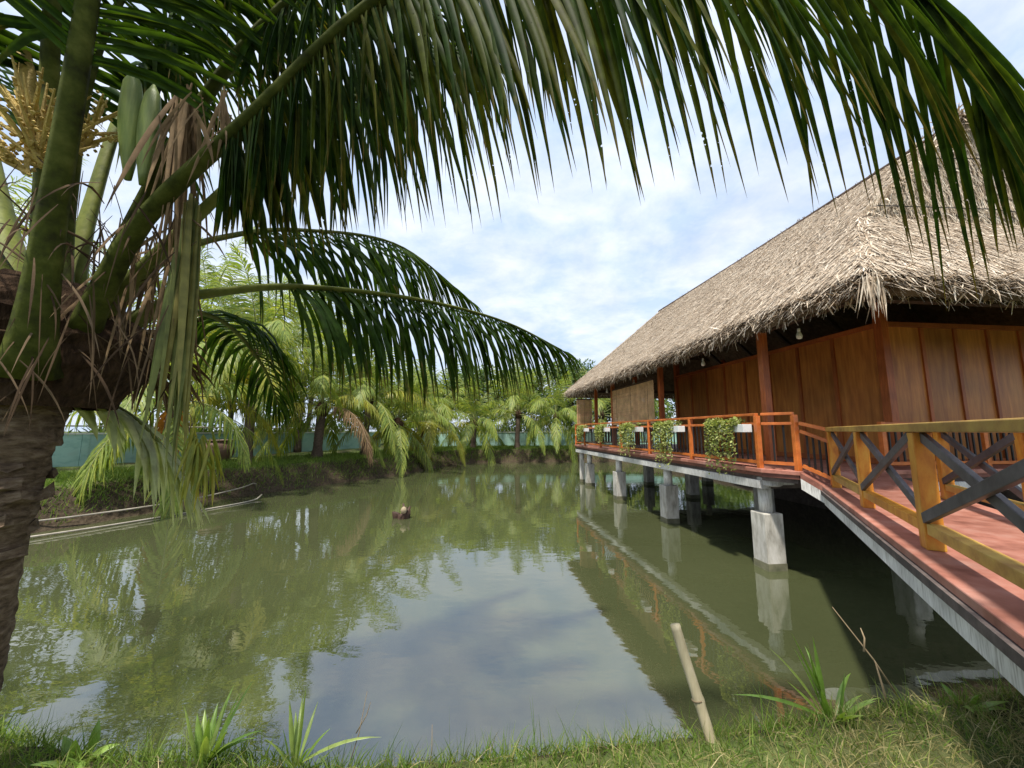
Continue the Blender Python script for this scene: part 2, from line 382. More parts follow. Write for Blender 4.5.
class MB:
    """collects boxes, beams, tubes and lathes into ONE mesh"""
    def __init__(s):
        s.v, s.f = [], []
    def add(s, verts, faces):
        b = len(s.v)
        s.v += [tuple(map(float, q)) for q in verts]
        s.f += [tuple(i + b for i in f) for f in faces]
        return s
    def box(s, c, size, rz=0.0):
        cx, cy, cz = c
        hx, hy, hz = size[0] / 2, size[1] / 2, size[2] / 2
        ca, sa = math.cos(rz), math.sin(rz)
        vs_ = []
        for z in (-hz, hz):
            for x, y in ((-hx, -hy), (hx, -hy), (hx, hy), (-hx, hy)):
                vs_.append((cx + x * ca - y * sa, cy + x * sa + y * ca, cz + z))
        return s.add(vs_, [(3, 2, 1, 0), (4, 5, 6, 7), (0, 1, 5, 4), (1, 2, 6, 5), (2, 3, 7, 6), (3, 0, 4, 7)])
    def bbox(s, x0, x1, y0, y1, z0, z1):
        return s.box(((x0 + x1) / 2, (y0 + y1) / 2, (z0 + z1) / 2), (x1 - x0, y1 - y0, z1 - z0))
    def beam(s, a, b, w, h, up=(0, 0, 1)):
        a, b = Vector(a), Vector(b)
        d = (b - a).normalized()
        side = d.cross(Vector(up))
        if side.length < 1e-4:
            side = Vector((1, 0, 0))
        side.normalize()
        u = side.cross(d).normalized()
        vs_ = []
        for q in (a, b):
            for sx_, sz_ in ((-1, -1), (1, -1), (1, 1), (-1, 1)):
                vs_.append(q + side * sx_ * w / 2 + u * sz_ * h / 2)
        return s.add(vs_, [(3, 2, 1, 0), (4, 5, 6, 7), (0, 1, 5, 4), (1, 2, 6, 5), (2, 3, 7, 6), (3, 0, 4, 7)])
    def tube(s, pts, radii, n=8, flat=1.0, cap=True):
        pts = [Vector(q) for q in pts]
        if not hasattr(radii, '__len__'):
            radii = [radii] * len(pts)
        rings = []
        ref = None
        for i, q in enumerate(pts):
            d = (pts[min(i + 1, len(pts) - 1)] - pts[max(i - 1, 0)]).normalized()
            if ref is None:
                ref = Vector((0, 0, 1)) if abs(d.z) < 0.95 else Vector((0, 1, 0))
            x = d.cross(ref)
            if x.length < 1e-5:
                x = Vector((1, 0, 0))
            x.normalize()
            y = x.cross(d).normalized()
            if abs(d.z) >= 0.95 or True:
                ref = y
            rings.append([q + x * math.cos(2 * math.pi * k / n) * radii[i] + y * math.sin(2 * math.pi * k / n) * radii[i] * flat for k in range(n)])
        b = len(s.v)
        for rg_ in rings:
            s.v += [tuple(q) for q in rg_]
        for i in range(len(rings) - 1):
            for k in range(n):
                s.f.append((b + i * n + k, b + i * n + (k + 1) % n, b + (i + 1) * n + (k + 1) % n, b + (i + 1) * n + k))
        if cap:
            s.f.append(tuple(b + k for k in reversed(range(n))))
            s.f.append(tuple(b + (len(rings) - 1) * n + k for k in range(n)))
        return s
    def lathe(s, prof, n=16, c=(0, 0, 0)):
        return s.tube_z([(c[0], c[1], c[2] + z) for z, r_ in prof], [r_ for z, r_ in prof], n)
    def tube_z(s, pts, radii, n):
        b = len(s.v)
        for (x, y, z), r_ in zip(pts, radii):
            for k in range(n):
                a = 2 * math.pi * k / n
                s.v.append((x + math.cos(a) * r_, y + math.sin(a) * r_, z))
        for i in range(len(pts) - 1):
            for k in range(n):
                s.f.append((b + i * n + k, b + i * n + (k + 1) % n, b + (i + 1) * n + (k + 1) % n, b + (i + 1) * n + k))
        s.f.append(tuple(b + k for k in reversed(range(n))))
        s.f.append(tuple(b + (len(pts) - 1) * n + k for k in range(n)))
        return s
    def mesh(s, name, smooth=False):
        me = bpy.data.meshes.new(name)
        me.from_pydata(s.v, [], s.f)
        if smooth:
            me.polygons.foreach_set('use_smooth', np.ones(len(s.f), bool))
        me.update()
        return me
    def build(s, name, mat, parent=None, smooth=False, bevel=0.0, off=None, **kw):
        if off is not None:
            s.v = [(x - off[0], y - off[1], z - off[2]) for x, y, z in s.v]
        o = obj_from(name, s.mesh(name, smooth), mat, parent, **kw)
        if bevel:
            md = o.modifiers.new('bevel', 'BEVEL')
            md.width = bevel
            md.segments = 2
            md.limit_method = 'ANGLE'
        return o

def copy_obj(src, loc, parent=None, rz=None):
    c = src.copy()
    COL.objects.link(c)
    c.parent = parent
    c.location = loc
    if rz is not None:
        c.rotation_euler = (0, 0, rz)
    return c

def unit(a):
    a = np.asarray(a, float)
    return a / np.maximum(np.linalg.norm(a, axis=-1, keepdims=True), 1e-9)

def spline(pts, n):
    """Catmull-Rom through the points, evenly resampled"""
    p = np.asarray(pts, float)
    p = np.vstack([2 * p[0] - p[1], p, 2 * p[-1] - p[-2]])
    out = []
    for i in range(1, len(p) - 2):
        t_ = np.linspace(0, 1, 16, endpoint=False)[:, None]
        a, b, c, d = p[i - 1], p[i], p[i + 1], p[i + 2]
        out.append(0.5 * ((2 * b) + (-a + c) * t_ + (2 * a - 5 * b + 4 * c - d) * t_ ** 2 + (-a + 3 * b - 3 * c + d) * t_ ** 3))
    out.append(p[-2][None])
    q = np.vstack(out)
    s_ = np.concatenate([[0], np.cumsum(np.linalg.norm(np.diff(q, axis=0), axis=1))])
    tt = np.linspace(0, s_[-1], n)
    return np.stack([np.interp(tt, s_, q[:, k]) for k in range(3)], 1), s_[-1]

def blades(base, d0, nrm, length, width, droop, nseg, fold=0.35, curl=None, prof=None, tipw=0.0, flat=False):
    """N leaf blades as arrays: (N, nseg+1, 3, 3) vertices, V-folded along the midrib"""
    N = len(base)
    P_ = base.copy()
    d = unit(d0)
    g = np.array([0, 0, -1.0])
    V = np.zeros((N, nseg + 1, 3, 3))
    for i in range(nseg + 1):
        t_ = i / nseg
        side = unit(np.cross(d, nrm))
        nn = unit(np.cross(side, d))
        if prof is None:
            w = 0.45 + 2.2 * t_ if t_ < 0.25 else (1.0 if t_ < 0.5 else max(tipw, 1.0 - ((t_ - 0.5) / 0.5) ** 1.4))
        else:
            w = prof(t_)
        hw = (width * w / 2)[:, None]
        V[:, i, 0] = P_ - side * hw - nn * hw * fold
        V[:, i, 1] = P_ + nn * hw * fold * 0.6
        V[:, i, 2] = P_ + side * hw - nn * hw * fold
        seg = (length / nseg)[:, None]
        P_ = P_ + d * seg
        dr = droop[:, None] if i > 0 else droop[:, None] * 0.5
        d = d + g * dr / nseg
        if curl is not None:
            d = d + curl / nseg
        d = unit(d)
    return V[:, :, ::2] if flat else V

def blade_faces(N, nseg, nc=3):
    q = np.array([(i * nc + k, i * nc + k + 1, (i + 1) * nc + k + 1, (i + 1) * nc + k) for i in range(nseg) for k in range(nc - 1)])
    return (q[None] + (np.arange(N) * (nseg + 1) * nc)[:, None, None]).reshape(-1, 4)

def along(me, N, nseg, nc):
    a_ = me.attributes.new('along', 'FLOAT', 'POINT')
    a_.data.foreach_set('value', np.tile(np.repeat(np.linspace(0, 1, nseg + 1), nc), N).astype(np.float32))
    return me

def blade_mesh(name, V, nseg):
    return along(np_mesh(name, V.reshape(-1, 3), blade_faces(len(V), nseg, V.shape[2])), len(V), nseg, V.shape[2])

# pixel of the photograph -> a direction, only used to write down real 3-D points of stalks below
CP, SP = math.cos(R(7.05)), math.sin(R(7.05))
def pt(px, py, depth):
    x, v = (px - 512) / 380, -(py - 384) / 380
    return np.array([x * depth, (CP - SP * v) * depth, EYE + (SP + CP * v) * depth])

# ------------------------------------------------------------------ ground and water
POND = np.array([(-13.5, 2.0), (-12.0, 5.5), (-10.75, 8.8), (-9.9, 13.0), (-7.9, 17.0), (-5.9, 20.3), (-4.4, 25.8), (-2.2, 28.2), (3.6, 28.9),
                 (9.5, 29.0), (11.6, 26), (12.0, 18), (13.0, 9), (12, 5.0), (8, 3.2), (4.2, 2.98), (2.4, 2.78), (1.2, 2.58), (0.2, 2.44), (-0.9, 2.40), (-2.2, 2.50),  # right shore pulled in under the house to darken the space below the deck
                 (-4.2, 2.75), (-8, 2.2), (-11, 1.4)])
def pond_dist(x, y):
    """signed distance to the water's edge, negative in the pond"""
    x, y = np.asarray(x, float), np.asarray(y, float)
    d = np.full(x.shape, 1e9)
    inside = np.zeros(x.shape, bool)
    n_ = len(POND)
    for i in range(n_):
        a, b = POND[i], POND[(i + 1) % n_]
        ab = b - a
        t_ = np.clip(((x - a[0]) * ab[0] + (y - a[1]) * ab[1]) / (ab @ ab), 0, 1)
        d = np.minimum(d, np.hypot(x - a[0] - t_ * ab[0], y - a[1] - t_ * ab[1]))
        c = (a[1] > y) != (b[1] > y)
        with np.errstate(divide='ignore', invalid='ignore'):
            xi = (b[0] - a[0]) * (y - a[1]) / (b[1] - a[1]) + a[0]
        inside ^= c & (x < xi)
    return np.where(inside, -d, d)
def height(x, y):
    x, y = np.asarray(x, float), np.asarray(y, float)
    d = pond_dist(x, y)
    wob = 0.10 * np.sin(x * 1.7 + 0.6) * np.sin(y * 1.3) + 0.06 * np.sin(x * 4.1 + y * 3.3)
    near = np.clip((6.0 - y) / 3.0, 0, 1)
    wd = 0.9 * (1 - near) + 0.36 * near
    top = 0.95 * (1 - near) + 0.72 * near
    s_ = np.clip((d + wob * (0.8 - 0.4 * near)) / wd, -1.0, 1.0)
    up = np.where(s_ > 0, s_ * s_ * (3 - 2 * s_) * 0.6 + s_ * 0.4, s_ * 1.0)
    h = up * top + np.where(d > 0, 0.025 * np.sin(x * 6.3 + 1) * np.sin(y * 5.7) * np.clip(d, 0, 1), 0)
    return np.where(d > wd, h + 0.10 * (np.clip(d - wd, 0, 6) / 6) + 0.03 * np.sin(x * 0.8) * np.sin(y * 0.9), h)
def axis_coords(lo, hi, step, far):
    c = list(np.arange(lo, hi + 1e-6, step))
    q, s_ = hi, step
    while q < far:
        s_ *= 1.45; q += s_; c.append(q)
    q, s_ = lo, step
    while q > -far:
        s_ *= 1.45; q -= s_; c.insert(0, q)
    return np.array(c)
gx = axis_coords(-22, 26, 0.22, 900)
gy1 = np.arange(-3, 5.0, 0.12)
gy2 = axis_coords(5.0, 40, 0.25, 900)
gy = np.concatenate([gy2[gy2 < -3], gy1, gy2[gy2 >= 5.0]])
GX, GY = np.meshgrid(gx, gy)
GZ = height(GX, GY)
nx, ny = len(gx), len(gy)
idx = np.arange(nx * ny).reshape(ny, nx)
quads = np.stack([idx[:-1, :-1], idx[:-1, 1:], idx[1:, 1:], idx[1:, :-1]], -1).reshape(-1, 4)
obj_from('ground', np_mesh('ground', np.stack([GX, GY, GZ], -1), quads, smooth=True), 'soil', kind='structure', label='earth banks of the pond under grass')
wx, wy = np.linspace(-18, 27, 10), np.linspace(-1.5, 33, 10)
# the water sheet only spans the basin, so it never lies above the land behind the camera
wv = np.array([(p_[0] * 1.0, p_[1], 0.0) for p_ in POND])
ctr = wv.mean(0)
wv = ctr + (wv - ctr) * 1.03
me = bpy.data.meshes.new('pond_water')
me.from_pydata([tuple(q) for q in wv], [], [tuple(reversed(range(len(wv))))])
me.update()
if me.polygons[0].normal.z < 0:
    me.flip_normals()
obj_from('water', me, 'water', kind='structure', label='still murky green pond water')

# ------------------------------------------------------------------ the house frame: u across, v along, turned a little to the left of the view
HA = R(6.1)
HP, HL = np.array([math.cos(HA), math.sin(HA)]), np.array([-math.sin(HA), math.cos(HA)])
def hw(u, v, z=0.0):
    q = HP * u + HL * v
    return (q[0], q[1], z)
FL = 1.68                                   # veranda floor
UE, UE2 = 4.85, 13.95                       # eaves
VE, VE2 = 4.02, 19.33
ZE = 4.24
UR, ZR = 9.4, 8.25                          # ridge
VR, VR2 = 5.66, 17.7
SKU, SKV, SKZ = 2.05, 1.64, 1.82            # the hip skirt below the upright gables
SLP = (ZR - ZE) / (UR - UE)
UW, UW2, VW, VW2 = 7.6, 12.1, 6.16, 13.3    # walls
ZW = 4.235
D0U, D1U, D0V, D1V = 4.80, 13.6, 5.50, 17.5 # deck
CH = 0.46                                   # its cut-off corner beside the bridge

# ---- veranda deck on piers
DO = (9.0, 12.0, 0.0)
deck = empty('veranda_deck', hw(*DO[:2]), HA, label='raised red floored veranda deck on concrete piers over the pond', cat='deck')
def deck_plate(inset, z0, z1):
    i = inset
    c = [(D0U + i, D0V + CH + i * 0.6), (D0U + 0.26 + i * 0.5, D0V + i), (D1U - i, D0V + i), (D1U - i, D1V - i), (D0U + i, D1V - i)]
    n_ = len(c)
    return MB().add([(x, y, z0) for x, y in c] + [(x, y, z1) for x, y in c], [tuple(reversed(range(n_))), tuple(range(n_, 2 * n_))] + [(k, (k + 1) % n_, n_ + (k + 1) % n_, n_ + k) for k in range(n_)])
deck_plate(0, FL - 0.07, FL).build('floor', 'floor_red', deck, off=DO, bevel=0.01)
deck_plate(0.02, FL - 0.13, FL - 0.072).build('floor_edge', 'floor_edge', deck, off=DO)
deck_plate(0.08, FL - 0.2, FL - 0.132).build('slab', 'grime', deck, off=DO)
for a in ((D0U + 0.03, D0U + 0.2, D0V + CH + 0.1, D1V - 0.05), (D0U + 1.9, D1U - 0.05, D0V + 0.03, D0V + 0.2), (D0U + 0.25, D1U - 0.05, D1V - 0.2, D1V - 0.03)):
    MB().bbox(a[0], a[1], a[2], a[3], FL - 0.34, FL - 0.202).build('edge_beam', 'white_paint', deck, off=DO, bevel=0.006)
for v in (6.26, 9.55, 12.85, 16.15):
    MB().bbox(5.05, D1U - 0.1, v - 0.09, v + 0.09, FL - 0.36, FL - 0.202).build('cross_beam', 'grime', deck, off=DO)
MB().bbox(10.5, 10.62, D0V + 0.4, 13.2, -0.6, FL - 0.365).build('added_shade_wall', 'grime', deck, off=DO)  # added wall, blocks the daylight behind so the space under the deck stays dark
for v in (6.26, 9.55, 12.85, 16.15, 17.3):
    for u in (5.07, 7.7, 10.4, 12.9):
        if v == 17.3 and u > 6: continue
        big = v < 17
        if u > 10 and v < 13: continue
        b = MB()
        wd = 0.335 if big else 0.18
        top = 0.92 if big else 1.0
        b.box((u, v, (top - 0.9) / 2), (wd, wd, top + 0.9))
        pr = b.build('pier', 'concrete', deck, off=DO, bevel=0.015)
        MB().lathe([(top - 0.01, 0.105), (FL - 0.34, 0.105)], 14, (u, v, 0)).build('column', 'white_paint' if u < 6 else 'concrete', pr, True, off=DO)
        MB().box((u, v, 0.02), (wd + 0.004, wd + 0.004, 0.2)).build('tide_mark', 'concrete_dark', pr, off=DO)
MB().lathe([(FL - 0.30, 0.15), (FL - 0.28, 0.19), (FL - 0.16, 0.19), (FL - 0.14, 0.17)], 20, (5.06, 6.12, 0)).box((5.26, 6.06, FL - 0.22), (0.3, 0.12, 0.118)).build('pier_cap', 'white_paint', deck, off=DO)

# ---- walls, posts, roof: one house
HO = (9.4, 11.5, FL)
house = empty('thatched_house', hw(9.4, 11.5, FL), HA, label='stained timber house under a steep thatched roof on the veranda', cat='house')
rh = random.Random(3)
bat = None
def wall_run(a, b, fixed, axis, step, zt, z0=FL):
    """panels and battens from a to b; axis 0 = along u (front), 1 = along v"""
    n_ = max(1, round((b - a) / step))
    w = (b - a) / n_
    for i in range(n_):
        s0, s1 = a + i * w + 0.004, a + (i + 1) * w - 0.004
        o_ = rh.uniform(-0.004, 0.004)
        q = MB()
        if axis:
            q.bbox(fixed - 0.02 + o_, fixed + 0.02 + o_, s0, s1, z0 + 0.12, zt)
        else:
            q.bbox(s0, s1, fixed - 0.02 + o_, fixed + 0.02 + o_, z0 + 0.12, zt)
        q.build('wall_panel', 'wall_wood', house, off=HO)
        if i:
            s = a + i * w
            q = MB()
            if axis:
                q.bbox(fixed - 0.05, fixed + 0.05, s - 0.035, s + 0.035, z0 + 0.12, zt - 0.002)
            else:
                q.bbox(s - 0.035, s + 0.035, fixed - 0.05, fixed + 0.05, z0 + 0.12, zt - 0.002)
            q.build('batten', 'batten', house, off=HO)
    for zc, h in ((z0 + 0.065, 0.11), (zt + 0.045, 0.085)):
        q = MB()
        if axis:
            q.bbox(fixed - 0.06, fixed + 0.06, a, b, zc - h / 2, zc + h / 2)
        else:
            q.bbox(a, b, fixed - 0.06, fixed + 0.06, zc - h / 2, zc + h / 2)
        q.build('wall_plate', 'batten', house, off=HO)
g = 0.075
wall_run(VW + g, VW2 - g, UW, 1, 0.86, ZW)
wall_run(UW + g, UW2 - g, VW, 0, 0.72, ZW)
wall_run(VW + g, VW2 - g, UW2, 1, 0.86, ZW)
wall_run(UW + g, UW2 - g, VW2, 0, 0.72, ZW)
for u, v in ((UW, VW), (UW2, VW), (UW, VW2), (UW2, VW2)):
    MB().bbox(u - 0.075, u + 0.075, v - 0.075, v + 0.075, FL, ZW + 0.6).build('corner_post', 'post_wood', house, off=HO, bevel=0.008)
for v in (6.8, 10.9, 14.85, 16.95):
    for u in (5.7, 13.1):
        hgt = ZE + (u - UE if u < 9 else UE2 - u) * SLP - 0.36
        MB().bbox(u - 0.065, u + 0.065, v - 0.065, v + 0.065, FL, hgt).build('veranda_post', 'post_wood', house, off=HO, bevel=0.006)
for u, v in ((UW, 16.95), (UW2, 16.95)):
    MB().bbox(u - 0.075, u + 0.075, v - 0.075, v + 0.075, FL, 5.9).build('hall_post', 'post_wood', house, off=HO)
for u in (5.7, 13.1):
    MB().bbox(u - 0.06, u + 0.06, VE + 0.75, VE2 - 0.75, 4.22, 4.36).build('eave_beam', 'dark_wood', house, off=HO)
for v in (4.8, 18.5):
    MB().bbox(5.77, 13.03, v - 0.06, v + 0.06, 4.2, 4.34).build('eave_beam', 'dark_wood', house, off=HO)
for v in np.arange(6.8, 17.3, 2.02):
    MB().beam((5.3, v, 4.13), (UR - 0.05, v, 7.77), 0.08, 0.1).build('rafter', 'dark_wood', house, off=HO)
    MB().beam((13.5, v, 4.13), (UR + 0.05, v, 7.77), 0.08, 0.1).build('rafter', 'dark_wood', house, off=HO)

# roof shell: outer skin and an inner skin 0.26 m below, closed along the eave
def roof_pts(dz, inset):
    e = inset
    return [(UE + e, VE + e, ZE + dz), (UE2 - e, VE + e, ZE + dz), (UE2 - e, VE2 - e, ZE + dz), (UE + e, VE2 - e, ZE + dz),
            (UE + SKU, VE + SKV, ZE + SKZ + dz), (UE2 - SKU, VE + SKV, ZE + SKZ + dz), (UE2 - SKU, VE2 - SKV, ZE + SKZ + dz), (UE + SKU, VE2 - SKV, ZE + SKZ + dz),
            (UR, VR + 0.03, ZR + dz), (UR, VR2 - 0.03, ZR + dz)]
rv = roof_pts(-0.05, 0.0) + roof_pts(-0.23, 0.10)
rf = [(0, 1, 5, 4), (1, 2, 6, 5), (2, 3, 7, 6), (3, 0, 4, 7), (4, 5, 8), (6, 7, 9), (5, 6, 9, 8), (7, 4, 8, 9)]
faces = rf + [tuple(i + 10 for i in reversed(f)) for f in rf] + [(0, 10, 11, 1), (1, 11, 12, 2), (2, 12, 13, 3), (3, 13, 10, 0)]
b = MB().add(rv, faces)
roof = b.build('roof', 'thatch_base', house, off=HO)

# thatch strips laid on every roof face, thousands of dry leaf strips
def thatch_on(poly, count, seed, lift=0.06):
    """poly: triangle fan of corners (house coords), strips run down the slope"""
    r_ = np.random.default_rng(seed)
    poly = np.array(poly, float)
    tri = [(poly[0], poly[i], poly[i + 1]) for i in range(1, len(poly) - 1)]
    ar = np.array([np.linalg.norm(np.cross(b_ - a, c - a)) for a, b_, c in tri])
    pick = r_.choice(len(tri), count, p=ar / ar.sum())
    u_, v_ = r_.random(count), r_.random(count)
    fl = u_ + v_ > 1
    u_[fl], v_[fl] = 1 - u_[fl], 1 - v_[fl]
    T = np.array(tri)[pick]
    P_ = T[:, 0] + (T[:, 1] - T[:, 0]) * u_[:, None] + (T[:, 2] - T[:, 0]) * v_[:, None]
    nn = np.cross(poly[1] - poly[0], poly[2] - poly[0])
    nn = nn / np.linalg.norm(nn)
    if nn @ (poly.mean(0) - np.array([UR, 11.7, 4.5])) < 0: nn = -nn
    down = np.array([0, 0, -1.0]) + nn * nn[2]
    down /= np.linalg.norm(down)
    side = np.cross(down, nn)
    ang = r_.normal(0, 0.42, count)
    d = down[None] * np.cos(ang)[:, None] + side[None] * np.sin(ang)[:, None] + nn[None] * r_.normal(0.02, 0.06, count)[:, None]
    base = P_ + nn * (r_.random(count)[:, None] * lift) - down * 0.15
    room = (base[:, 2] - ZE) / max(0.2, -down[2]) + r_.uniform(-0.05, 0.12, count)
    return base, unit(d), np.repeat(nn[None], count, 0), np.clip(room, 0.1, 5)
RP = roof_pts(0, 0)
def face(*i): return [RP[k] for k in i]
sets = [(face(3, 0, 4, 8, 9, 7), 125000, 1), (face(0, 1, 5, 4), 32000, 2), (face(4, 5, 8), 21000, 3), (face(1, 2, 6, 9, 8, 5), 9000, 4), (face(2, 3, 7, 6), 3000, 5), (face(6, 7, 9), 1200, 6)]
Bs, Ds, Ns, Rm = [], [], [], []
for poly, cnt, sd in sets:
    a_, b_, c_, e_ = thatch_on(poly, cnt, sd)
    Rm.append(e_); Bs.append(a_); Ds.append(b_); Ns.append(c_)
n_slope = sum(len(q) for q in Bs)
# ragged fringe along the eaves and hips
def fringe(p0, p1, outw, count, seed, drop=0.55, spread=0.35, zoff=0.0):
    r_ = np.random.default_rng(seed)
    t_ = r_.random(count)[:, None]
    P_ = np.array(p0) * (1 - t_) + np.array(p1) * t_
    o_ = np.array(outw, float)
    P_ = P_ + o_ * r_.uniform(-0.30, 0.05, count)[:, None] + np.array([0, 0, 1]) * (r_.uniform(-0.13, 0.05, count)[:, None] + zoff)
    d = o_[None] * r_.uniform(0.15, 0.9, count)[:, None] + np.array([0, 0, -1]) * r_.uniform(0.05, drop + 0.3, count)[:, None] + r_.normal(0, spread, (count, 3)) * np.array([1, 1, 0.3])
    return P_, unit(d), np.repeat(unit(o_ + np.array([0, 0, 1.0]))[None], count, 0)
for a_, b_, o_, cnt, sd in ((RP[3], RP[0], (-1, 0, 0), 6500, 11), (RP[0], RP[1], (0, -1, 0), 3600, 12), (RP[1], RP[2], (1, 0, 0), 1500, 13), (RP[2], RP[3], (0, 1, 0), 1200, 14),
                            (RP[0], RP[4], (-0.7, -0.7, 0), 140, 15), (RP[4], RP[8], (-0.7, -0.7, 0), 300, 16)):
    q = fringe(a_, b_, o_, cnt, sd)
    Bs.append(q[0]); Ds.append(q[1]); Ns.append(q[2])
Bs, Ds, Ns = np.vstack(Bs), np.vstack(Ds), np.vstack(Ns)
cnt = len(Bs)
ln = rng.uniform(0.18, 0.5, cnt)
ln[:n_slope] = np.minimum(ln[:n_slope], np.concatenate(Rm))
ln[n_slope:] = rng.uniform(0.10, 0.30, cnt - n_slope)
wd = rng.uniform(0.009, 0.025, cnt)
V = blades(Bs, Ds, Ns, ln, wd, rng.uniform(0.05, 0.5, cnt), 2, 0.3, rng.normal(0, 0.22, (cnt, 3)), prof=lambda t_: (0.8, 1.0, 0.35)[int(round(t_ * 2))], flat=True)
V -= np.array(HO)
obj_from('thatch', blade_mesh('thatch', V, 2), 'thatch', roof, kind='stuff')
# the bundle of loose strips hanging off the near corner
r_ = np.random.default_rng(8)
cnt = 30
bs = np.array([UE - 0.02, VE - 0.06, ZE - 0.05]) + r_.normal(0, 1, (cnt, 3)) * np.array([0.07, 0.04, 0.03])
V = blades(bs, np.array([0, 0, -1.0]) + r_.normal(0, 0.11, (cnt, 3)), np.repeat([[0.0, -1, 0.1]], cnt, 0), r_.uniform(0.30, 0.60, cnt), r_.uniform(0.018, 0.032, cnt), np.full(cnt, 0.3), 3, 0.3, r_.normal(0, 0.2, (cnt, 3)))
V -= np.array(HO)
obj_from('thatch_tassel', blade_mesh('thatch_tassel', V, 3), 'thatch', roof)
MB().tube([(UR, VR - 0.05, ZR + 0.05), (UR, 12, ZR + 0.02), (UR, VR2 + 0.05, ZR + 0.05)], 0.07, 8).build('ridge_pole', 'dark_wood', roof, off=HO)
for k in range(2):
    z0, o_ = ZE + SKZ + 0.15 + k * 1.0, SKU + 0.2 + k * 1.05
    MB().tube([(UE + o_, VR - 0.10, z0 + 0.05), (UR, VR - 0.12, z0 + 0.12), (UE2 - o_, VR - 0.10, z0 + 0.05)], 0.009, 5).build('tie_rope', 'cord', roof, off=HO)
# peaked bundle where the ridge meets the gable
r_ = np.random.default_rng(9)
cnt = 260
bs = np.array([UR, VR + 0.15, ZR + 0.12]) + r_.normal(0, 1, (cnt, 3)) * np.array([0.12, 0.22, 0.05])
V = blades(bs, np.array([0, -0.45, -0.8]) + r_.normal(0, 0.55, (cnt, 3)), np.repeat([[0.0, -0.6, 1]], cnt, 0), r_.uniform(0.25, 0.6, cnt), r_.uniform(0.02, 0.045, cnt), np.full(cnt, 0.6), 3, 0.3, r_.normal(0, 0.2, (cnt, 3))) - np.array(HO)
obj_from('ridge_bundle', blade_mesh('ridge_bundle', V, 3), 'thatch', roof)

# ---- lamp bulbs under the eave
for u, v, where in ((6.0, 6.25, 'nearest the roof corner'), (6.0, 9.19, 'second from the roof corner'), (6.0, 13.46, 'above the wide bamboo blind'), (6.0, 16.3, 'farthest along the eave')):
    e = empty('hanging_bulb', hw(u, v, 3.98), HA, label='white unlit bulb hanging under the thatch eave, ' + where, cat='light bulb', group='bulbs hanging under the eave')
    MB().lathe([(0, 0.015), (0.01, 0.04), (0.05, 0.052), (0.09, 0.045), (0.13, 0.028), (0.14, 0.02)], 12).build('glass', 'bulb', e, True)
    MB().lathe([(0.14, 0.024), (0.20, 0.024), (0.21, 0.012)], 10).build('socket', 'white_plastic', e, True)
    top = ZE + (u - UE) * SLP - 0.36 - 3.98
    MB().tube([(0, 0, 0.21), (0.01, 0, (top + 0.21) / 2), (0, 0, top)], 0.005, 5).build('cord', 'cord', e)

# ---- bamboo blinds
def blind(a, b, zb, zt, label):
    """hangs in the plane from a to b (house coords)"""
    o = (a[0], a[1], zb)
    e = empty('bamboo_blind', hw(a[0], a[1], zb), HA, label=label, cat='blind', group='roll-up bamboo blinds')
    q = MB()
    n_ = int((zt - zb) / 0.032)
    d = Vector((b[0] - a[0], b[1] - a[1], 0))
    for i in range(n_):
        z = zb + 0.05 + i * 0.032
        j = random.uniform(-0.006, 0.006)
        q.beam((a[0] + j, a[1], z), (b[0] + j, b[1], z + random.uniform(-0.004, 0.004)), 0.012, 0.029)
    q.build('slats', 'blind', e, off=o, kind='stuff')
    MB().beam((a[0], a[1], zb + 0.02), (b[0], b[1], zb + 0.02), 0.05, 0.05).build('bottom_bar', 'blind', e, off=o)
    MB().beam((a[0], a[1], zt + 0.03), (b[0], b[1], zt + 0.03), 0.05, 0.05).build('head_bar', 'dark_wood', e, off=o)
    for f in (0.12, 0.5, 0.88):
        p_ = Vector((a[0], a[1], 0)) + d * f
        MB().tube([(p_.x - 0.012, p_.y - 0.008, zb), (p_.x - 0.012, p_.y - 0.008, zt + 0.3)], 0.005, 5).build('cord', 'cord', e, off=o)
blind((5.50, 10.96), (5.50, 14.35), 2.53, 3.84, 'wide tan bamboo blind lowered between two veranda posts')
blind((4.87, 17.25), (5.6, 17.25), 2.35, 3.74, 'narrow tan bamboo blind at the far end of the veranda')

# ---- veranda railings
def railing(name, a, b, label, posts, z0=FL, h=0.85, double=True, gap=0.135):
    o = (a[0], a[1], z0)
    e = empty(name, hw(a[0], a[1], z0), HA, label=label, cat='railing', group='veranda railings')
    A, B_ = Vector((a[0], a[1], z0)), Vector((b[0], b[1], z0))
    o = (a[0], a[1], z0)
    d = (B_ - A); L_ = d.length; d.normalize()
    up = Vector((0, 0, 1))
    for z, w in ((h - 0.11, 0.06),) + (((h + 0.05, 0.07),) if double else ()):
        MB().beam(A + up * z, B_ + up * z, w, 0.045).build('top_rail' if z > h else 'rail', 'rail_wood', e, off=o, bevel=0.006)
    MB().beam(A + up * 0.1, B_ + up * 0.1, 0.05, 0.05).build('bottom_rail', 'rail_wood', e, off=o)
    for s in posts:
        p_ = A + d * s
        MB().box((p_.x, p_.y, z0 + (h + (0.027 if double else -0.08)) / 2), (0.075, 0.075, h + (0.027 if double else -0.08)), 0).build('post', 'rail_wood', e, off=o, bevel=0.006)
    src = None
    n_ = int(L_ / gap)
    for i in range(1, n_):
        s = i * L_ / n_
        if min(abs(s - q) for q in posts) < 0.06: continue
        p_ = d * s
        if src is None:
            src = MB().bbox(-0.011, 0.011, -0.011, 0.011, 0.127, h - 0.135).build('baluster', 'baluster', e)
            src.location = p_
        else:
            copy_obj(src, p_, e)
    return e
V0 = D0V + CH + 0.09
L1 = D1V - 0.05 - V0
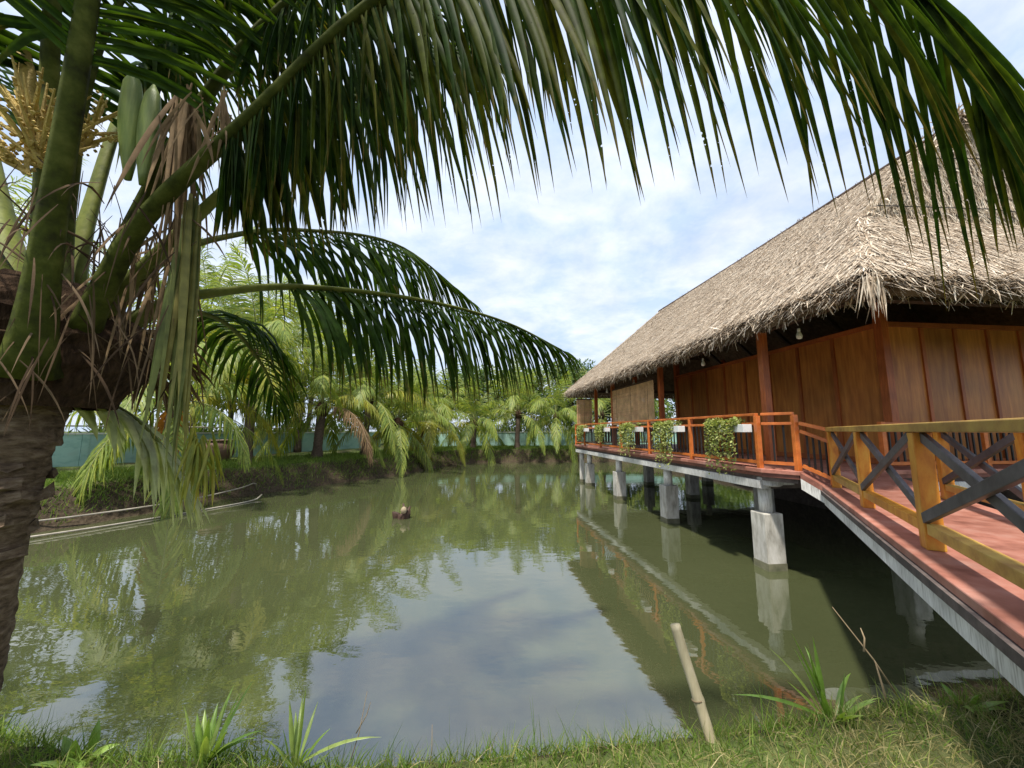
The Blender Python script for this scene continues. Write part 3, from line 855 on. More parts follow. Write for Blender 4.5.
railing('veranda_railing', (D0U + 0.06, V0), (D0U + 0.06, D1V - 0.05), 'long veranda railing with orange rails facing the pond', [0.0, 2.0, 4.0, 6.0, 8.0, 10.0, L1 - 0.02])
railing('veranda_railing', (D0U + 0.10, V0 - 0.06), (5.10, D0V + 0.06), 'short orange railing across the cut veranda corner by the bridge', [0.48])
railing('veranda_railing', (6.65, D0V + 0.06), (13.3, D0V + 0.06), 'black barred railing before the front wall, behind the bridge', [0.0, 1.9, 3.8, 5.7], double=False, gap=0.12)
railing('veranda_railing', (D0U + 0.15, D1V - 0.06), (9.0, D1V - 0.06), 'orange railing closing the far end of the veranda', [1.8, 3.6], double=False)

# ---- planters with trailing vines on the railing
for k, (v0, ln_, vh, where) in enumerate(((6.12, 0.95, 1.0, 'nearest the bridge'), (8.2, 1.05, 1.05, 'second from the bridge'), (10.3, 1.2, 0.95, 'below the wide blind'),
                                          (12.9, 0.9, 0.6, 'fourth from the bridge'), (15.3, 0.9, 0.6, 'farthest from the bridge'))):
    o = (D0U - 0.06, v0, FL + 0.60)
    e = empty('vine_planter', hw(*o), HA, label='white railing planter with trailing green vines, ' + where, cat='planter', group='planters along the veranda railing')
    q = MB()
    q.bbox(-0.09, 0.075, 0, ln_, 0, 0.012)
    for x0, x1, y0, y1 in ((-0.09, -0.075, 0, ln_), (0.06, 0.075, 0, ln_), (-0.075, 0.06, 0, 0.015), (-0.075, 0.06, ln_ - 0.015, ln_)):
        q.bbox(x0, x1, y0, y1, 0.012, 0.135)
    q.build('box', 'white_plastic', e, bevel=0.004)
    MB().bbox(-0.073, 0.058, 0.017, ln_ - 0.017, 0.012, 0.115).build('soil', 'grime', e)
    r_ = np.random.default_rng(60 + k)
    base = []
    for s in range(64):
        y = r_.uniform(0.20, ln_ + 0.05)
        n_ = r_.integers(14, 30)
        t_ = np.linspace(0, 1, n_)
        dp = vh * r_.uniform(0.45, 1.0)
        x = -0.09 - 0.07 * np.sin(t_ * 2.2) * r_.uniform(0.3, 1.3) + r_.normal(0, 0.015, n_)
        if s % 5 == 0: x = r_.uniform(-0.1, 0.1) + r_.normal(0, 0.03, n_)
        z = 0.20 + 0.06 * np.sin(t_ * 3.1) - dp * t_ ** 1.3 if s % 5 else 0.12 + r_.random(n_) * 0.14
        base.append(np.stack([x, y + r_.normal(0, 0.02, n_) + 0.05 * np.sin(t_ * 4 + s), z], 1))
    base = np.vstack(base)
    N = len(base)
    V = blades(base, r_.normal(0, 1, (N, 3)) + np.array([-0.7, -0.2, -0.2]), r_.normal(0, 0.4, (N, 3)) + np.array([-0.3, 0, 1]), r_.uniform(0.035, 0.075, N), r_.uniform(0.028, 0.052, N), np.full(N, 0.5), 2, 0.1, prof=lambda t_: (0.3, 1.0, 0.2)[int(round(t_ * 2))], flat=True)
    obj_from('vine', blade_mesh('vine', V, 2), 'vine', e)

# ------------------------------------------------------------------ footbridge
BA = np.array([4.70, 5.64])                 # first post, at the house end
BD = np.array([-0.525, -0.851])             # heads towards the camera's right
BN = np.array([0.851, -0.525])              # to the bridge's right hand side
BZ = 1.49
BL = 7.6
BO = (BA[0], BA[1], 0.0)
bridge = empty('footbridge', (BA[0], BA[1], 0), 0, label='narrow red decked footbridge with yellow timber railings leading to the veranda', cat='footbridge')
def bp3(s, n_, z): 
    q = BA + BD * s + BN * n_
    return Vector((q[0] - BO[0], q[1] - BO[1], z))
W = 0.95
def slab_piece(n0, n1, z0, z1, s0=-0.05, s1=BL):
    q = MB()
    vs_ = []
    for s in (s0, s1):
        for n_, z in ((n0, z0), (n1, z0), (n1, z1), (n0, z1)):
            vs_.append(bp3(s, n_, z))
    return q.add(vs_, [(0, 1, 2, 3), (7, 6, 5, 4), (1, 0, 4, 5), (2, 1, 5, 6), (3, 2, 6, 7), (0, 3, 7, 4)])
slab_piece(-0.16, W + 0.16, BZ - 0.06, BZ).build('deck', 'floor_red', bridge, bevel=0.008)
slab_piece(-0.185, W + 0.185, BZ - 0.12, BZ - 0.062).build('deck_lip', 'grime', bridge)
slab_piece(-0.15, -0.02, BZ - 0.265, BZ - 0.122).build('side_beam', 'white_paint', bridge)
slab_piece(W + 0.02, W + 0.15, BZ - 0.265, BZ - 0.122).build('side_beam', 'white_paint', bridge)
slab_piece(-0.018, W + 0.018, BZ - 0.24, BZ - 0.124).build('deck_slab', 'grime', bridge)
# landing ramp between the veranda corner and the first post
q = MB()
lv = [Vector(hw(*c)) for c in ((5.07, D0V - 0.004), (6.55, D0V - 0.004))]
A0, A1 = bp3(-0.052, -0.14, 0), bp3(-0.052, W + 0.14, 0)
bo = Vector(BO)
def quadslab(z_h, z_b, th):
    c = [lv[0] - bo, lv[1] - bo, A1, A0]
    top = [Vector((c[0].x, c[0].y, z_h)), Vector((c[1].x, c[1].y, z_h)), Vector((c[2].x, c[2].y, z_b)), Vector((c[3].x, c[3].y, z_b))]
    bot = [t_ - Vector((0, 0, th)) for t_ in top]
    return MB().add(bot + top, [(0, 1, 2, 3), (7, 6, 5, 4), (1, 0, 4, 5), (2, 1, 5, 6), (3, 2, 6, 7), (0, 3, 7, 4)])
quadslab(FL - 0.02, BZ - 0.002, 0.09).build('landing', 'floor_red', bridge)
quadslab(FL - 0.112, BZ - 0.094, 0.16).build('landing_beam', 'white_paint', bridge)
# landing rail with black balusters
lr = empty('landing_railing', (0, 0, 0), parent=bridge)
la, lb = Vector(hw(5.14, D0V + 0.0)) - bo, bp3(-0.02, 0.0, 0)
for z, w in ((0.76, 0.06), (0.64, 0.045), (0.10, 0.05)):
    MB().beam((la.x, la.y, FL + z - 0.02), (lb.x, lb.y, BZ + z + (0.06 if z > 0.7 else 0.0)), w, 0.05).build('rail', 'rail_wood', lr)
for i in range(1, 5):
    t_ = i / 5
    p_ = la.lerp(lb, t_)
    z = FL * (1 - t_) + BZ * t_
    MB().bbox(p_.x - 0.011, p_.x + 0.011, p_.y - 0.011, p_.y + 0.011, z + 0.08, z + 0.65).build('baluster', 'baluster', lr)
p_ = la.lerp(lb, 0.965)
MB().box((p_.x, p_.y, BZ + 0.42), (0.07, 0.07, 0.8), 0).build('post', 'rail_wood', lr)
ang = math.atan2(BD[1], BD[0])
def bridge_railing(n_, first, label):
    rl = empty('railing', (0, 0, 0), parent=bridge)
    SPC = 1.70
    ss = [first + SPC * i for i in range(5)]
    ss = [s for s in ss if -0.2 < s < BL]
    th = 0.80
    for s in ss:
        c = bp3(s, n_, 0)
        MB().box((c.x, c.y, BZ + th / 2), (0.12, 0.10, th), ang).build('post', 'bridge_wood', rl, bevel=0.006)
    MB().beam(bp3(max(-0.1, ss[0] - 0.12), n_, BZ + th + 0.034), bp3(BL, n_, BZ + th + 0.034), 0.125, 0.064).build('top_rail', 'bridge_rail', rl, bevel=0.008)
    for i, s in enumerate(ss):
        e_ = ss[i + 1] if i + 1 < len(ss) else BL
        a0, a1 = s + 0.078, e_ - 0.078
        MB().beam(bp3(a0, n_, BZ + 0.145), bp3(a1, n_, BZ + 0.145), 0.085, 0.075).build('bottom_rail', 'bridge_wood' if i % 2 else 'bridge_rail', rl, bevel=0.006)
        o_ = -0.03
        MB().beam(bp3(a0 - 0.03, n_ - 0.036, BZ + 0.21), bp3(a1 + 0.03, n_ - 0.036, BZ + th - 0.03), 0.032, 0.07).build('brace', 'brace', rl, bevel=0.004)
        MB().beam(bp3(a0 - 0.03, n_ + 0.003, BZ + th - 0.03), bp3(a1 + 0.03, n_ + 0.003, BZ + 0.21), 0.032, 0.07).build('brace', 'brace', rl, bevel=0.004)
bridge_railing(0.0, 0.0, '')
bridge_railing(W, 0.55, '')
c = bp3(BL - 0.1, W / 2, 0)
MB().box((c.x, c.y, 0.65), (0.6, 1.5, 0.96), ang).build('abutment', 'concrete', bridge)

# ------------------------------------------------------------------ palms
def tube_np(mb, P_, rad, n=7, flat=1.0):
    mb.tube([tuple(q) for q in P_], list(rad), n, flat)

def frond_arrays(ctrl, n_pairs, len_fn, width, start=0.28, droop=2.0, seed=0, nseg=5, spread=0.9, fwd=0.45, roll=0.0, fold=0.5, lift=0.22, jitter=0.12, curlv=0.14, pw=1.0, fwt=0.9, fwp=3, flat=False):
    """blades along both sides of a stalk; returns stalk points and the blade array ordered root to tip"""
    r_ = np.random.default_rng(seed)
    P_, L_ = spline(ctrl, 60)
    T = unit(np.gradient(P_, axis=0))
    up = np.array([0, 0, 1.0])
    S = unit(np.cross(T, up[None]) + 1e-6)
    # keep the side vector from flipping where the stalk stands upright
    for i in range(1, len(S)):
        if S[i] @ S[i - 1] < 0: S[i] = -S[i]
    Nn = unit(np.cross(S, T))
    if roll:
        S, Nn = S * math.cos(roll) + Nn * math.sin(roll), Nn * math.cos(roll) - S * math.sin(roll)
    n_ = n_pairs * 2
    t_ = np.sort(np.repeat(start + (0.995 - start) * np.linspace(0, 1, n_pairs) ** pw, 2) + r_.uniform(-0.004, 0.004, n_))
    t_ = np.clip(t_, 0, 1)
    sgn = np.where(np.arange(n_) % 2 == 0, 1.0, -1.0)
    fi = t_ * (len(P_) - 1)
    def at(A): 
        i0 = np.clip(fi.astype(int), 0, len(A) - 2)
        f_ = (fi - i0)[:, None]
        return A[i0] * (1 - f_) + A[i0 + 1] * f_
    b, tt, ss, nn = at(P_), unit(at(T)), unit(at(S)), unit(at(Nn))
    q = (t_ - start) / (1 - start)
    fw = fwd + fwt * q ** fwp
    d = ss * (sgn * spread * (1 - 0.55 * q ** 3))[:, None] + tt * fw[:, None] + (nn if lift > 0 else np.array([0, 0, 1.0])) * (lift * (1 - q ** 4))[:, None] + r_.normal(0, jitter, (n_, 3))
    ln_ = np.array([len_fn(x) for x in q]) * r_.uniform(0.88, 1.08, n_)
    torn = r_.random(n_) < 0.14
    ln_ = np.where(torn, ln_ * r_.uniform(0.55, 0.85, n_), ln_)
    w = np.full(n_, width) * (1 - 0.45 * q ** 2) * r_.uniform(0.8, 1.15, n_)
    dr = droop * (1 - 0.35 * q) * r_.uniform(0.75, 1.25, n_)
    return P_, L_, blades(b, d, nn, ln_, w, dr, nseg, fold, r_.normal(0, curlv, (n_, 3)), flat=flat)

def stalk(P_, w0, w1, base_w, mat, parent, off, name='frond', n=8):
    m_ = len(P_)
    t_ = np.linspace(0, 1, m_)
    rad = (w0 * (1 - t_) ** 0.9 + w1) / 2
    rad += base_w / 2 * np.exp(-(t_ / 0.07))
    mb = MB()
    tube_np(mb, P_[::2], rad[::2], n, 0.62)
    return mb.build(name, mat, parent, True, off=off)

bell = lambda lo, hi, tip: (lambda q: (lo + (hi - lo) * min(1, q / 0.25)) if q < 0.5 else hi + (tip - hi) * ((q - 0.5) / 0.5) ** 1.6)

# ---- the near palm on the left of the bank
PX, PY = -2.40, 1.82
pz = float(height(np.array(PX), np.array(PY)))
PO = (PX, PY, pz)
palm = empty('coconut_palm', PO, 0, label='large near coconut palm with yellow flower stalks, its fronds hanging overhead', cat='palm tree', group='coconut palms around the pond')
# ringed trunk with ragged leaf scars
mb = MB()
pts_, rad_ = [], []
zs = np.linspace(-0.25, 1.85, 64)
for z in zs:
    ph = (z * 11.0) % 1.0
    rr = 0.150 + 0.04 * math.exp(-max(z, 0) / 0.15) + 0.045 * max(0, (z - 0.9)) ** 1.3 + 0.011 * (1 - ph) * (0.5 + max(0, z - 0.6))
    rad_.append(rr)
    pts_.append((-0.03 - 0.10 * max(0.0, 1 - z / 1.5) ** 1.1 + 0.012 * math.sin(z * 4), 0.0, z))
nseg_ = 40
b0 = 0
for (x, y, z), rr in zip(pts_, rad_):
    for k in range(nseg_):
        a = 2 * math.pi * k / nseg_
        j = 1 + 0.085 * mnoise.noise(Vector((math.cos(a) * 2.5, math.sin(a) * 2.5, z * 9))) + 0.05 * mnoise.noise(Vector((math.cos(a) * 8, math.sin(a) * 8, z * 22)))
        mb.v.append((x + math.cos(a) * rr * j, y + math.sin(a) * rr * j, z + 0.03 * mnoise.noise(Vector((a * 2, z * 3, 1.0)))))
for i in range(len(zs) - 1):
    for k in range(nseg_):
        mb.f.append((i * nseg_ + k, i * nseg_ + (k + 1) % nseg_, (i + 1) * nseg_ + (k + 1) % nseg_, (i + 1) * nseg_ + k))
mb.f.append(tuple((len(zs) - 1) * nseg_ + k for k in range(nseg_)))
mb.build('trunk', 'trunk', palm, True)
# old leaf bases, cut stubs around the top of the trunk
r_ = random.Random(21)
for k in range(28):
    a = k * 2.399 + r_.uniform(-0.3, 0.3)
    z = 1.0 + k * 0.032
    rr = 0.150 + 0.045 * max(0, z - 0.9) ** 1.3 + 0.012
    d, sd = Vector((math.cos(a), math.sin(a), 0)), Vector((-math.sin(a), math.cos(a), 0))
    c = d * rr + Vector((-0.03 - 0.10 * max(0.0, 1 - z / 1.5) ** 1.1, 0, z))
    w_, h_ = r_.uniform(0.06, 0.13), r_.uniform(0.02, 0.05)
    o1, o2 = r_.uniform(0.0, 0.022), r_.uniform(0.0, 0.015)
    vs_ = [c - sd * w_ - d * 0.03, c + sd * w_ - d * 0.03, c + sd * w_ * 0.7 + d * o1 + Vector((0, 0, h_ * 0.3)), c + d * (o1 + 0.008) + Vector((0, 0, r_.uniform(-0.02, 0.02))), c - sd * w_ * 0.7 + d * o2 + Vector((0, 0, h_ * 0.5))]
    up_ = Vector((0, 0, h_))
    vs_ = vs_ + [q + up_ * r_.uniform(0.7, 1.5) - d * 0.012 for q in vs_]
    MB().add(vs_, [(4, 3, 2, 1, 0), (5, 6, 7, 8, 9), (0, 1, 6, 5), (1, 2, 7, 6), (2, 3, 8, 7), (3, 4, 9, 8), (4, 0, 5, 9)]).build('leaf_scar', 'trunk', palm)
# fibrous heart of the crown
mb = MB()
hs = np.linspace(0, 1, 14)
for i, h in enumerate(hs):
    z = 1.70 + h * 0.62
    rr = 0.27 + 0.17 * math.sin(h * 3.0) - 0.10 * h
    for k in range(28):
        a = 2 * math.pi * k / 28
        j = 1 + 0.30 * mnoise.noise(Vector((math.cos(a) * 2.2, math.sin(a) * 2.2, z * 3))) + 0.12 * mnoise.noise(Vector((math.cos(a) * 7, math.sin(a) * 7, z * 9)))
        mb.v.append((0.05 + math.cos(a) * rr * j, 0.05 + math.sin(a) * rr * j, z))
for i in range(len(hs) - 1):
    for k in range(28):
        mb.f.append((i * 28 + k, i * 28 + (k + 1) % 28, (i + 1) * 28 + (k + 1) % 28, (i + 1) * 28 + k))
mb.f.append(tuple(13 * 28 + k for k in range(28)))
mb.build('crown_heart', 'fibre', palm, False)

fine = []     # fronds whose blades are objects of their own
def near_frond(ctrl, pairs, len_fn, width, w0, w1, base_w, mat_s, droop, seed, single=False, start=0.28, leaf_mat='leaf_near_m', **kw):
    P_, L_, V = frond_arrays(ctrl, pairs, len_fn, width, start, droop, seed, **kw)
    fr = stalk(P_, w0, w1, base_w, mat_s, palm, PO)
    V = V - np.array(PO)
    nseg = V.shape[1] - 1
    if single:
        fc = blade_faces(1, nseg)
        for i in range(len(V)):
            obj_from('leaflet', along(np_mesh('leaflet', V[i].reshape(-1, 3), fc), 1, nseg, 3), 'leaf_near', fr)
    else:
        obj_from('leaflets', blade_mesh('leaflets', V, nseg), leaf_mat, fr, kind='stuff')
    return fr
# overhead frond, its tip falling at the right
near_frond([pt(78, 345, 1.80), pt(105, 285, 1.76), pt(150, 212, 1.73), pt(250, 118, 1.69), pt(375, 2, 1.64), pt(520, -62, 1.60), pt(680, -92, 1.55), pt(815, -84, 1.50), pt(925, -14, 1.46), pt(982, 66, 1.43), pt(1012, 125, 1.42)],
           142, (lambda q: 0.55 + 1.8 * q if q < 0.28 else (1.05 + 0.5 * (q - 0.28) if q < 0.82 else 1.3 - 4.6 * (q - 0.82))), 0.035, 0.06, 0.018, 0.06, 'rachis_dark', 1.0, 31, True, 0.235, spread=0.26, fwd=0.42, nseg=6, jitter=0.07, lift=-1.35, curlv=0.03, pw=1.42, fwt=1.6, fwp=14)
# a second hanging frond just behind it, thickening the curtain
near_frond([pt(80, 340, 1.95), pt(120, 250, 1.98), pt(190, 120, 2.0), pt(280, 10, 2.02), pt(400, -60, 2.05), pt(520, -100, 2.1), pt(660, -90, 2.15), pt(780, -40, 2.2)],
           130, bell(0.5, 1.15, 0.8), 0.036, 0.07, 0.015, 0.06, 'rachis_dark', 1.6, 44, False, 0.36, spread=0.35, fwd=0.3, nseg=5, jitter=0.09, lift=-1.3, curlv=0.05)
# upright frond nearest the camera
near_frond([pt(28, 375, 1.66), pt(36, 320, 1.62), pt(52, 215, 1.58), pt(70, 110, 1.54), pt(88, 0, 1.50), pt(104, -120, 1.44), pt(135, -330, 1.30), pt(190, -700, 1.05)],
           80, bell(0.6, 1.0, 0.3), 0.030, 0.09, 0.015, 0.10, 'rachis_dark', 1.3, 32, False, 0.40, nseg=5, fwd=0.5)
# green frond under the overhead one
near_frond([pt(85, 330, 1.86), pt(150, 262, 1.92), pt(262, 155, 2.10), pt(320, 105, 2.25), pt(380, 70, 2.4), pt(440, 50, 2.55), pt(490, 55, 2.65)],
           74, bell(0.45, 0.9, 0.35), 0.042, 0.07, 0.012, 0.06, 'rachis', 5.0, 33, False, 0.46, nseg=6, spread=0.45, fwd=0.3, lift=-0.6, curlv=0.08)
# the long drooping frond over the pond
near_frond([pt(120, 330, 2.0), pt(160, 305, 2.1), pt(205, 294, 2.25), pt(300, 287, 2.65), pt(420, 300, 3.25), pt(505, 322, 3.75), pt(566, 352, 4.15)],
           92, bell(0.8, 1.0, 0.36), 0.038, 0.065, 0.012, 0.06, 'rachis', 3.4, 34, False, 0.26, nseg=5, spread=0.42, fwd=0.5, lift=-0.7, curlv=0.05)
# the arching frond behind it
near_frond([pt(120, 300, 2.1), pt(160, 262, 2.3), pt(215, 239, 2.6), pt(300, 230, 3.15), pt(400, 246, 3.95), pt(472, 302, 4.6)],
           70, bell(0.75, 0.95, 0.3), 0.038, 0.06, 0.012, 0.06, 'rachis', 2.6, 35, False, 0.28, nseg=5, spread=0.45, fwd=0.5, lift=-0.6, curlv=0.05)
# lower frond bending down in front of the far bank
near_frond([pt(120, 335, 2.1), pt(165, 312, 2.3), pt(212, 316, 2.7), pt(242, 338, 3.1), pt(266, 372, 3.4), pt(280, 410, 3.6)],
           50, bell(0.5, 0.62, 0.25), 0.032, 0.05, 0.012, 0.06, 'rachis', 4.5, 36, False, 0.30, nseg=5)
# pale frond low behind the trunk
near_frond([pt(0, 425, 2.0), pt(40, 402, 2.1), pt(85, 397, 2.2), pt(130, 415, 2.3), pt(165, 450, 2.36), pt(190, 492, 2.4)],
           40, bell(0.42, 0.5, 0.25), 0.05, 0.05, 0.012, 0.06, 'rachis', 2.4, 37, False, 0.2, 'leaf_pale', nseg=5, spread=0.5, fwd=0.6, lift=-0.2)
# fronds to the left, to the back and upward
near_frond([pt(45, 300, 2.0), pt(46, 180, 1.98), pt(50, 60, 1.95), pt(52, -60, 1.9), pt(30, -260, 1.9), pt(-40, -520, 2.0)],
           44, bell(0.6, 0.95, 0.3), 0.042, 0.10, 0.012, 0.10, 'rachis_dark', 1.6, 38, False, 0.58)
near_frond([pt(30, 330, 1.8), pt(-30, 230, 1.8), pt(-140, 130, 1.85), pt(-300, 60, 2.0), pt(-500, 60, 2.2)],
           40, bell(0.6, 0.9, 0.3), 0.042, 0.10, 0.012, 0.10, 'rachis_dark', 1.8, 39, False, 0.36)
near_frond([pt(70, 300, 2.1), pt(90, 210, 2.25), pt(130, 95, 2.5), pt(190, 20, 2.75), pt(290, -20, 3.0), pt(390, -10, 3.2), pt(470, 40, 3.35)],
           100, bell(0.8, 1.1, 0.4), 0.045, 0.08, 0.012, 0.06, 'rachis', 4.0, 40, False, 0.30, spread=0.55, lift=-0.3)
near_frond([pt(20, 300, 2.1), pt(0, 200, 2.3), pt(-30, 90, 2.6), pt(-90, 20, 3.0), pt(-190, 0, 3.4)],
           44, bell(0.6, 0.95, 0.3), 0.042, 0.09, 0.012, 0.10, 'rachis', 2.0, 41, False, 0.34)
near_frond([pt(90, 330, 1.9), pt(128, 332, 2.1), pt(150, 352, 2.25), pt(160, 390, 2.3)],
           24, bell(0.3, 0.4, 0.2), 0.036, 0.06, 0.012, 0.08, 'rachis_dead', 2.2, 43, False, 0.30, 'leaf_dead')

near_frond([pt(60, 320, 1.95), pt(70, 200, 2.1), pt(95, 60, 2.2), pt(150, -40, 2.3), pt(240, -90, 2.4), pt(340, -80, 2.5)],
           90, bell(0.8, 1.1, 0.5), 0.042, 0.07, 0.012, 0.06, 'rachis_dark', 2.2, 45, False, 0.36, spread=0.6, lift=-0.4)

# the broken frond hanging straight down: folded strips, brown at the top, green below
def hang_strips(x0, y0, depth, dx, length, n_, seed, mat, w=(0.012, 0.035), name='hanging_leaf', spr=(0.02, 0.02, 0.03), bend=0.12):
    r_ = np.random.default_rng(seed)
    b_ = pt(x0, y0, depth) - np.array(PO) + r_.normal(0, 1, (n_, 3)) * np.array(spr)
    V = blades(b_, np.array([dx, 0, -1.0]) + r_.normal(0, bend, (n_, 3)), np.repeat([[0.2, -1.0, 0.1]], n_, 0), r_.uniform(0.55, 1.0, n_) * length, r_.uniform(w[0], w[1], n_), np.full(n_, 1.2), 6, 0.5, r_.normal(0, 0.12, (n_, 3)))
    return obj_from(name, blade_mesh(name, V, 6), mat, palm)
hang_strips(186, 92, 1.90, 0.03, 1.05, 24, 51, 'leaf_dead', (0.012, 0.03))
hang_strips(192, 205, 1.86, 0.02, 1.38, 22, 52, 'leaf_hang', (0.02, 0.04), spr=(0.012, 0.02, 0.03), bend=0.035)
hang_strips(199, 445, 1.86, 0.0, 0.30, 60, 53, 'leaf_yellow', (0.008, 0.018), spr=(0.025, 0.025, 0.05), bend=0.22)
hang_strips(160, 250, 2.0, 0.02, 0.75, 40, 54, 'leaf_dead', (0.008, 0.022), spr=(0.10, 0.08, 0.10), bend=0.25)
hang_strips(110, 235, 1.75, 0.0, 0.5, 40, 55, 'strand', (0.004, 0.012), 'fibre_strands', (0.14, 0.10, 0.12), 0.7)
hang_strips(20, 215, 1.75, 0.0, 0.5, 40, 58, 'strand', (0.004, 0.014), 'fibre_strands', (0.22, 0.12, 0.16), 0.8)
hang_strips(60, 330, 1.72, 0.0, 0.5, 55, 56, 'strand', (0.004, 0.012), 'fibre_strands', (0.22, 0.12, 0.12), 0.6)
hang_strips(215, 105, 1.72, 0.0, 0.42, 22, 57, 'leaf_dead', (0.006, 0.02), 'hanging_leaf', (0.10, 0.04, 0.06), 0.35)

# flower stalks and their sheath
def flower(base, dirv, n_, ln_, seed, spread=0.45):
    r_ = random.Random(seed)
    e = MB()
    base, dirv = Vector(base), Vector(dirv).normalized()
    tip = base + dirv * ln_
    for k in range(n_):
        t_ = r_.uniform(0.0, 0.5)
        p0 = base.lerp(tip, t_)
        d = (dirv + Vector((r_.gauss(0, 1), r_.gauss(0, 1), r_.gauss(0, 0.4))) * spread).normalized()
        L_ = ln_ * r_.uniform(0.4, 0.7)
        bend = Vector((r_.gauss(0, 0.05), r_.gauss(0, 0.05), r_.uniform(-0.05, 0.03)))
        pts_ = [p0, p0 + d * L_ * 0.5 + bend * 0.5, p0 + d * L_ + bend]
        e.tube(pts_, [0.009, 0.009, 0.004], 5)
        for j in range(9):
            q = j / 9
            c = pts_[0].lerp(pts_[2], q) + bend * 0.3 * q + Vector((r_.gauss(0, 0.008), r_.gauss(0, 0.008), r_.gauss(0, 0.008)))
            s = 0.011 * r_.uniform(0.7, 1.2)
            e.add([c + Vector(v_) * s for v_ in ((1, 0, 0), (-1, 0, 0), (0, 1, 0), (0, -1, 0), (0, 0, 1), (0, 0, -1))], [(0, 2, 4), (2, 1, 4), (1, 3, 4), (3, 0, 4), (2, 0, 5), (1, 2, 5), (3, 1, 5), (0, 3, 5)])
    return e.build('flower_stalk', 'spadix', palm, False, off=PO)
flower(pt(42, 168, 1.82), pt(15, 60, 1.9) - pt(42, 168, 1.82), 34, 0.52, 71, 0.42)
flower(pt(30, 175, 1.8), pt(-20, 130, 1.8) - pt(30, 175, 1.8), 16, 0.36, 72, 0.35)
flower(pt(80, 150, 1.95), pt(108, 100, 1.95) - pt(80, 150, 1.95), 14, 0.32, 73, 0.35)
def spathe(p0, p1, w, mat, name='flower_sheath'):
    p0, p1 = Vector(p0), Vector(p1)
    pts_ = [p0.lerp(p1, k / 9) for k in range(10)]
    MB().tube(pts_, [w * (0.35 + 0.9 * math.sin(min(1, k / 9 * 1.02) * 2.75) ** 1.0) * (1 if k < 9 else 0.15) for k in range(10)], 10, 0.6).build(name, mat, palm, True, off=PO)
spathe(pt(34, 165, 1.93), pt(22, 40, 1.97), 0.040, 'spadix')
spathe(pt(128, 180, 1.95), pt(133, 70, 2.0), 0.048, 'spathe')
spathe(pt(142, 185, 1.90), pt(154, 84, 1.98), 0.042, 'spathe')

# ---- palms on the far banks
def far_palm(name, loc, h, lean, nf, flen, seed, label, mat='leaf_far', trunk_r=0.16, el=(75, -35), pairs=58, special=None, width=0.06, blade=0.98, droop=3.0, az0=0.0):
    r_ = random.Random(seed)
    x, y = loc
    z0 = float(height(np.array(float(x)), np.array(float(y)))) - 0.05
    e = empty(name, (x, y, z0), 0, label=label, cat='palm tree', group='coconut palms around the pond')
    n_ = 22
    P_ = [Vector((lean[0] * (k / (n_ - 1)) ** 1.6, lean[1] * (k / (n_ - 1)) ** 1.6, h * k / (n_ - 1))) for k in range(n_)]
    rad = [trunk_r * (1.35 - 0.45 * min(1, k / 5)) * (1.0 + 0.07 * (k % 2)) for k in range(n_)]
    MB().tube(P_, rad, 12).build('trunk', 'trunk_far', e, True)
    top = P_[-1]
    MB().tube([top - Vector((0, 0, 0.25)), top + Vector((0, 0, 0.1)), top + Vector((0, 0, 0.45))], [trunk_r * 1.0, trunk_r * 1.5, trunk_r * 0.6], 10).build('crown_base', 'fibre', e, True)
    for k in range(nf):
        az = az0 + k * 2.39996 + r_.uniform(-0.25, 0.25)
        f = k / max(1, nf - 1)
        elv = R(el[0] + (el[1] - el[0]) * f + r_.uniform(-8, 8))
        L_ = flen * r_.uniform(0.85, 1.1)
        p = top + Vector((0, 0, 0.3 - 0.3 * f))
        d = Vector((math.cos(az) * math.cos(elv), math.sin(az) * math.cos(elv), math.sin(elv)))
        ctrl = [p.copy()]
        ns = 6
        sag = (0.20 + 0.16 * f) * r_.uniform(0.8, 1.3)
        for s in range(ns):
            p = p + d * (L_ / ns)
            d = (d + Vector((0, 0, -sag * (0.6 + 0.25 * s)))).normalized()
            ctrl.append(p.copy())
        m_ = mat
        if special and k in special: m_ = special[k]
        Pn, Ln, V = frond_arrays([tuple(c) for c in ctrl], pairs, bell(blade * 0.7, blade, blade * 0.4), width, 0.2, droop, seed * 100 + k, nseg=3, fold=0.35, flat=True, lift=-0.4, spread=0.6, fwd=0.5)
        fr = stalk(Pn[::2], 0.05, 0.012, 0.05, 'rachis_dead' if m_ in ('leaf_orange', 'leaf_dead') else 'rachis_far', e, None, n=5)
        obj_from('leaflets', blade_mesh('leaflets', V, 3), m_, fr, kind='stuff')
    return e
Yw, Or, Dd = 'leaf_yellow', 'leaf_orange', 'leaf_dead'
far_palm('coconut_palm', (-10.9, 12.1), 2.3, (0.15, 0.0), 19, 3.96, 201, 'coconut palm with an orange dying frond standing on the left bank', special={14: Or, 11: Yw}, el=(85, -30))
far_palm('coconut_palm', (-11.9, 17.3), 3.6, (0.1, 0.1), 20, 4.37, 202, 'coconut palm with a clean dark trunk beside the brown jar', special={12: Yw, 15: Yw}, el=(85, -8), trunk_r=0.2)
far_palm('coconut_palm', (-9.4, 18.6), 2.3, (0.1, 0.0), 20, 4.37, 203, 'coconut palm with a ragged stump-like trunk in the middle of the left bank', special={10: Yw, 12: Yw, 14: Yw, 15: Dd}, el=(85, -22), trunk_r=0.22, az0=1.0)
far_palm('coconut_palm', (-6.9, 22.6), 1.7, (0.15, -0.1), 22, 4.51, 204, 'squat coconut palm with yellow fronds arching down to the water', special={9: Yw, 11: Yw, 13: Yw, 14: Yw, 16: Yw, 17: Dd}, el=(80, -45), trunk_r=0.26, az0=0.4)
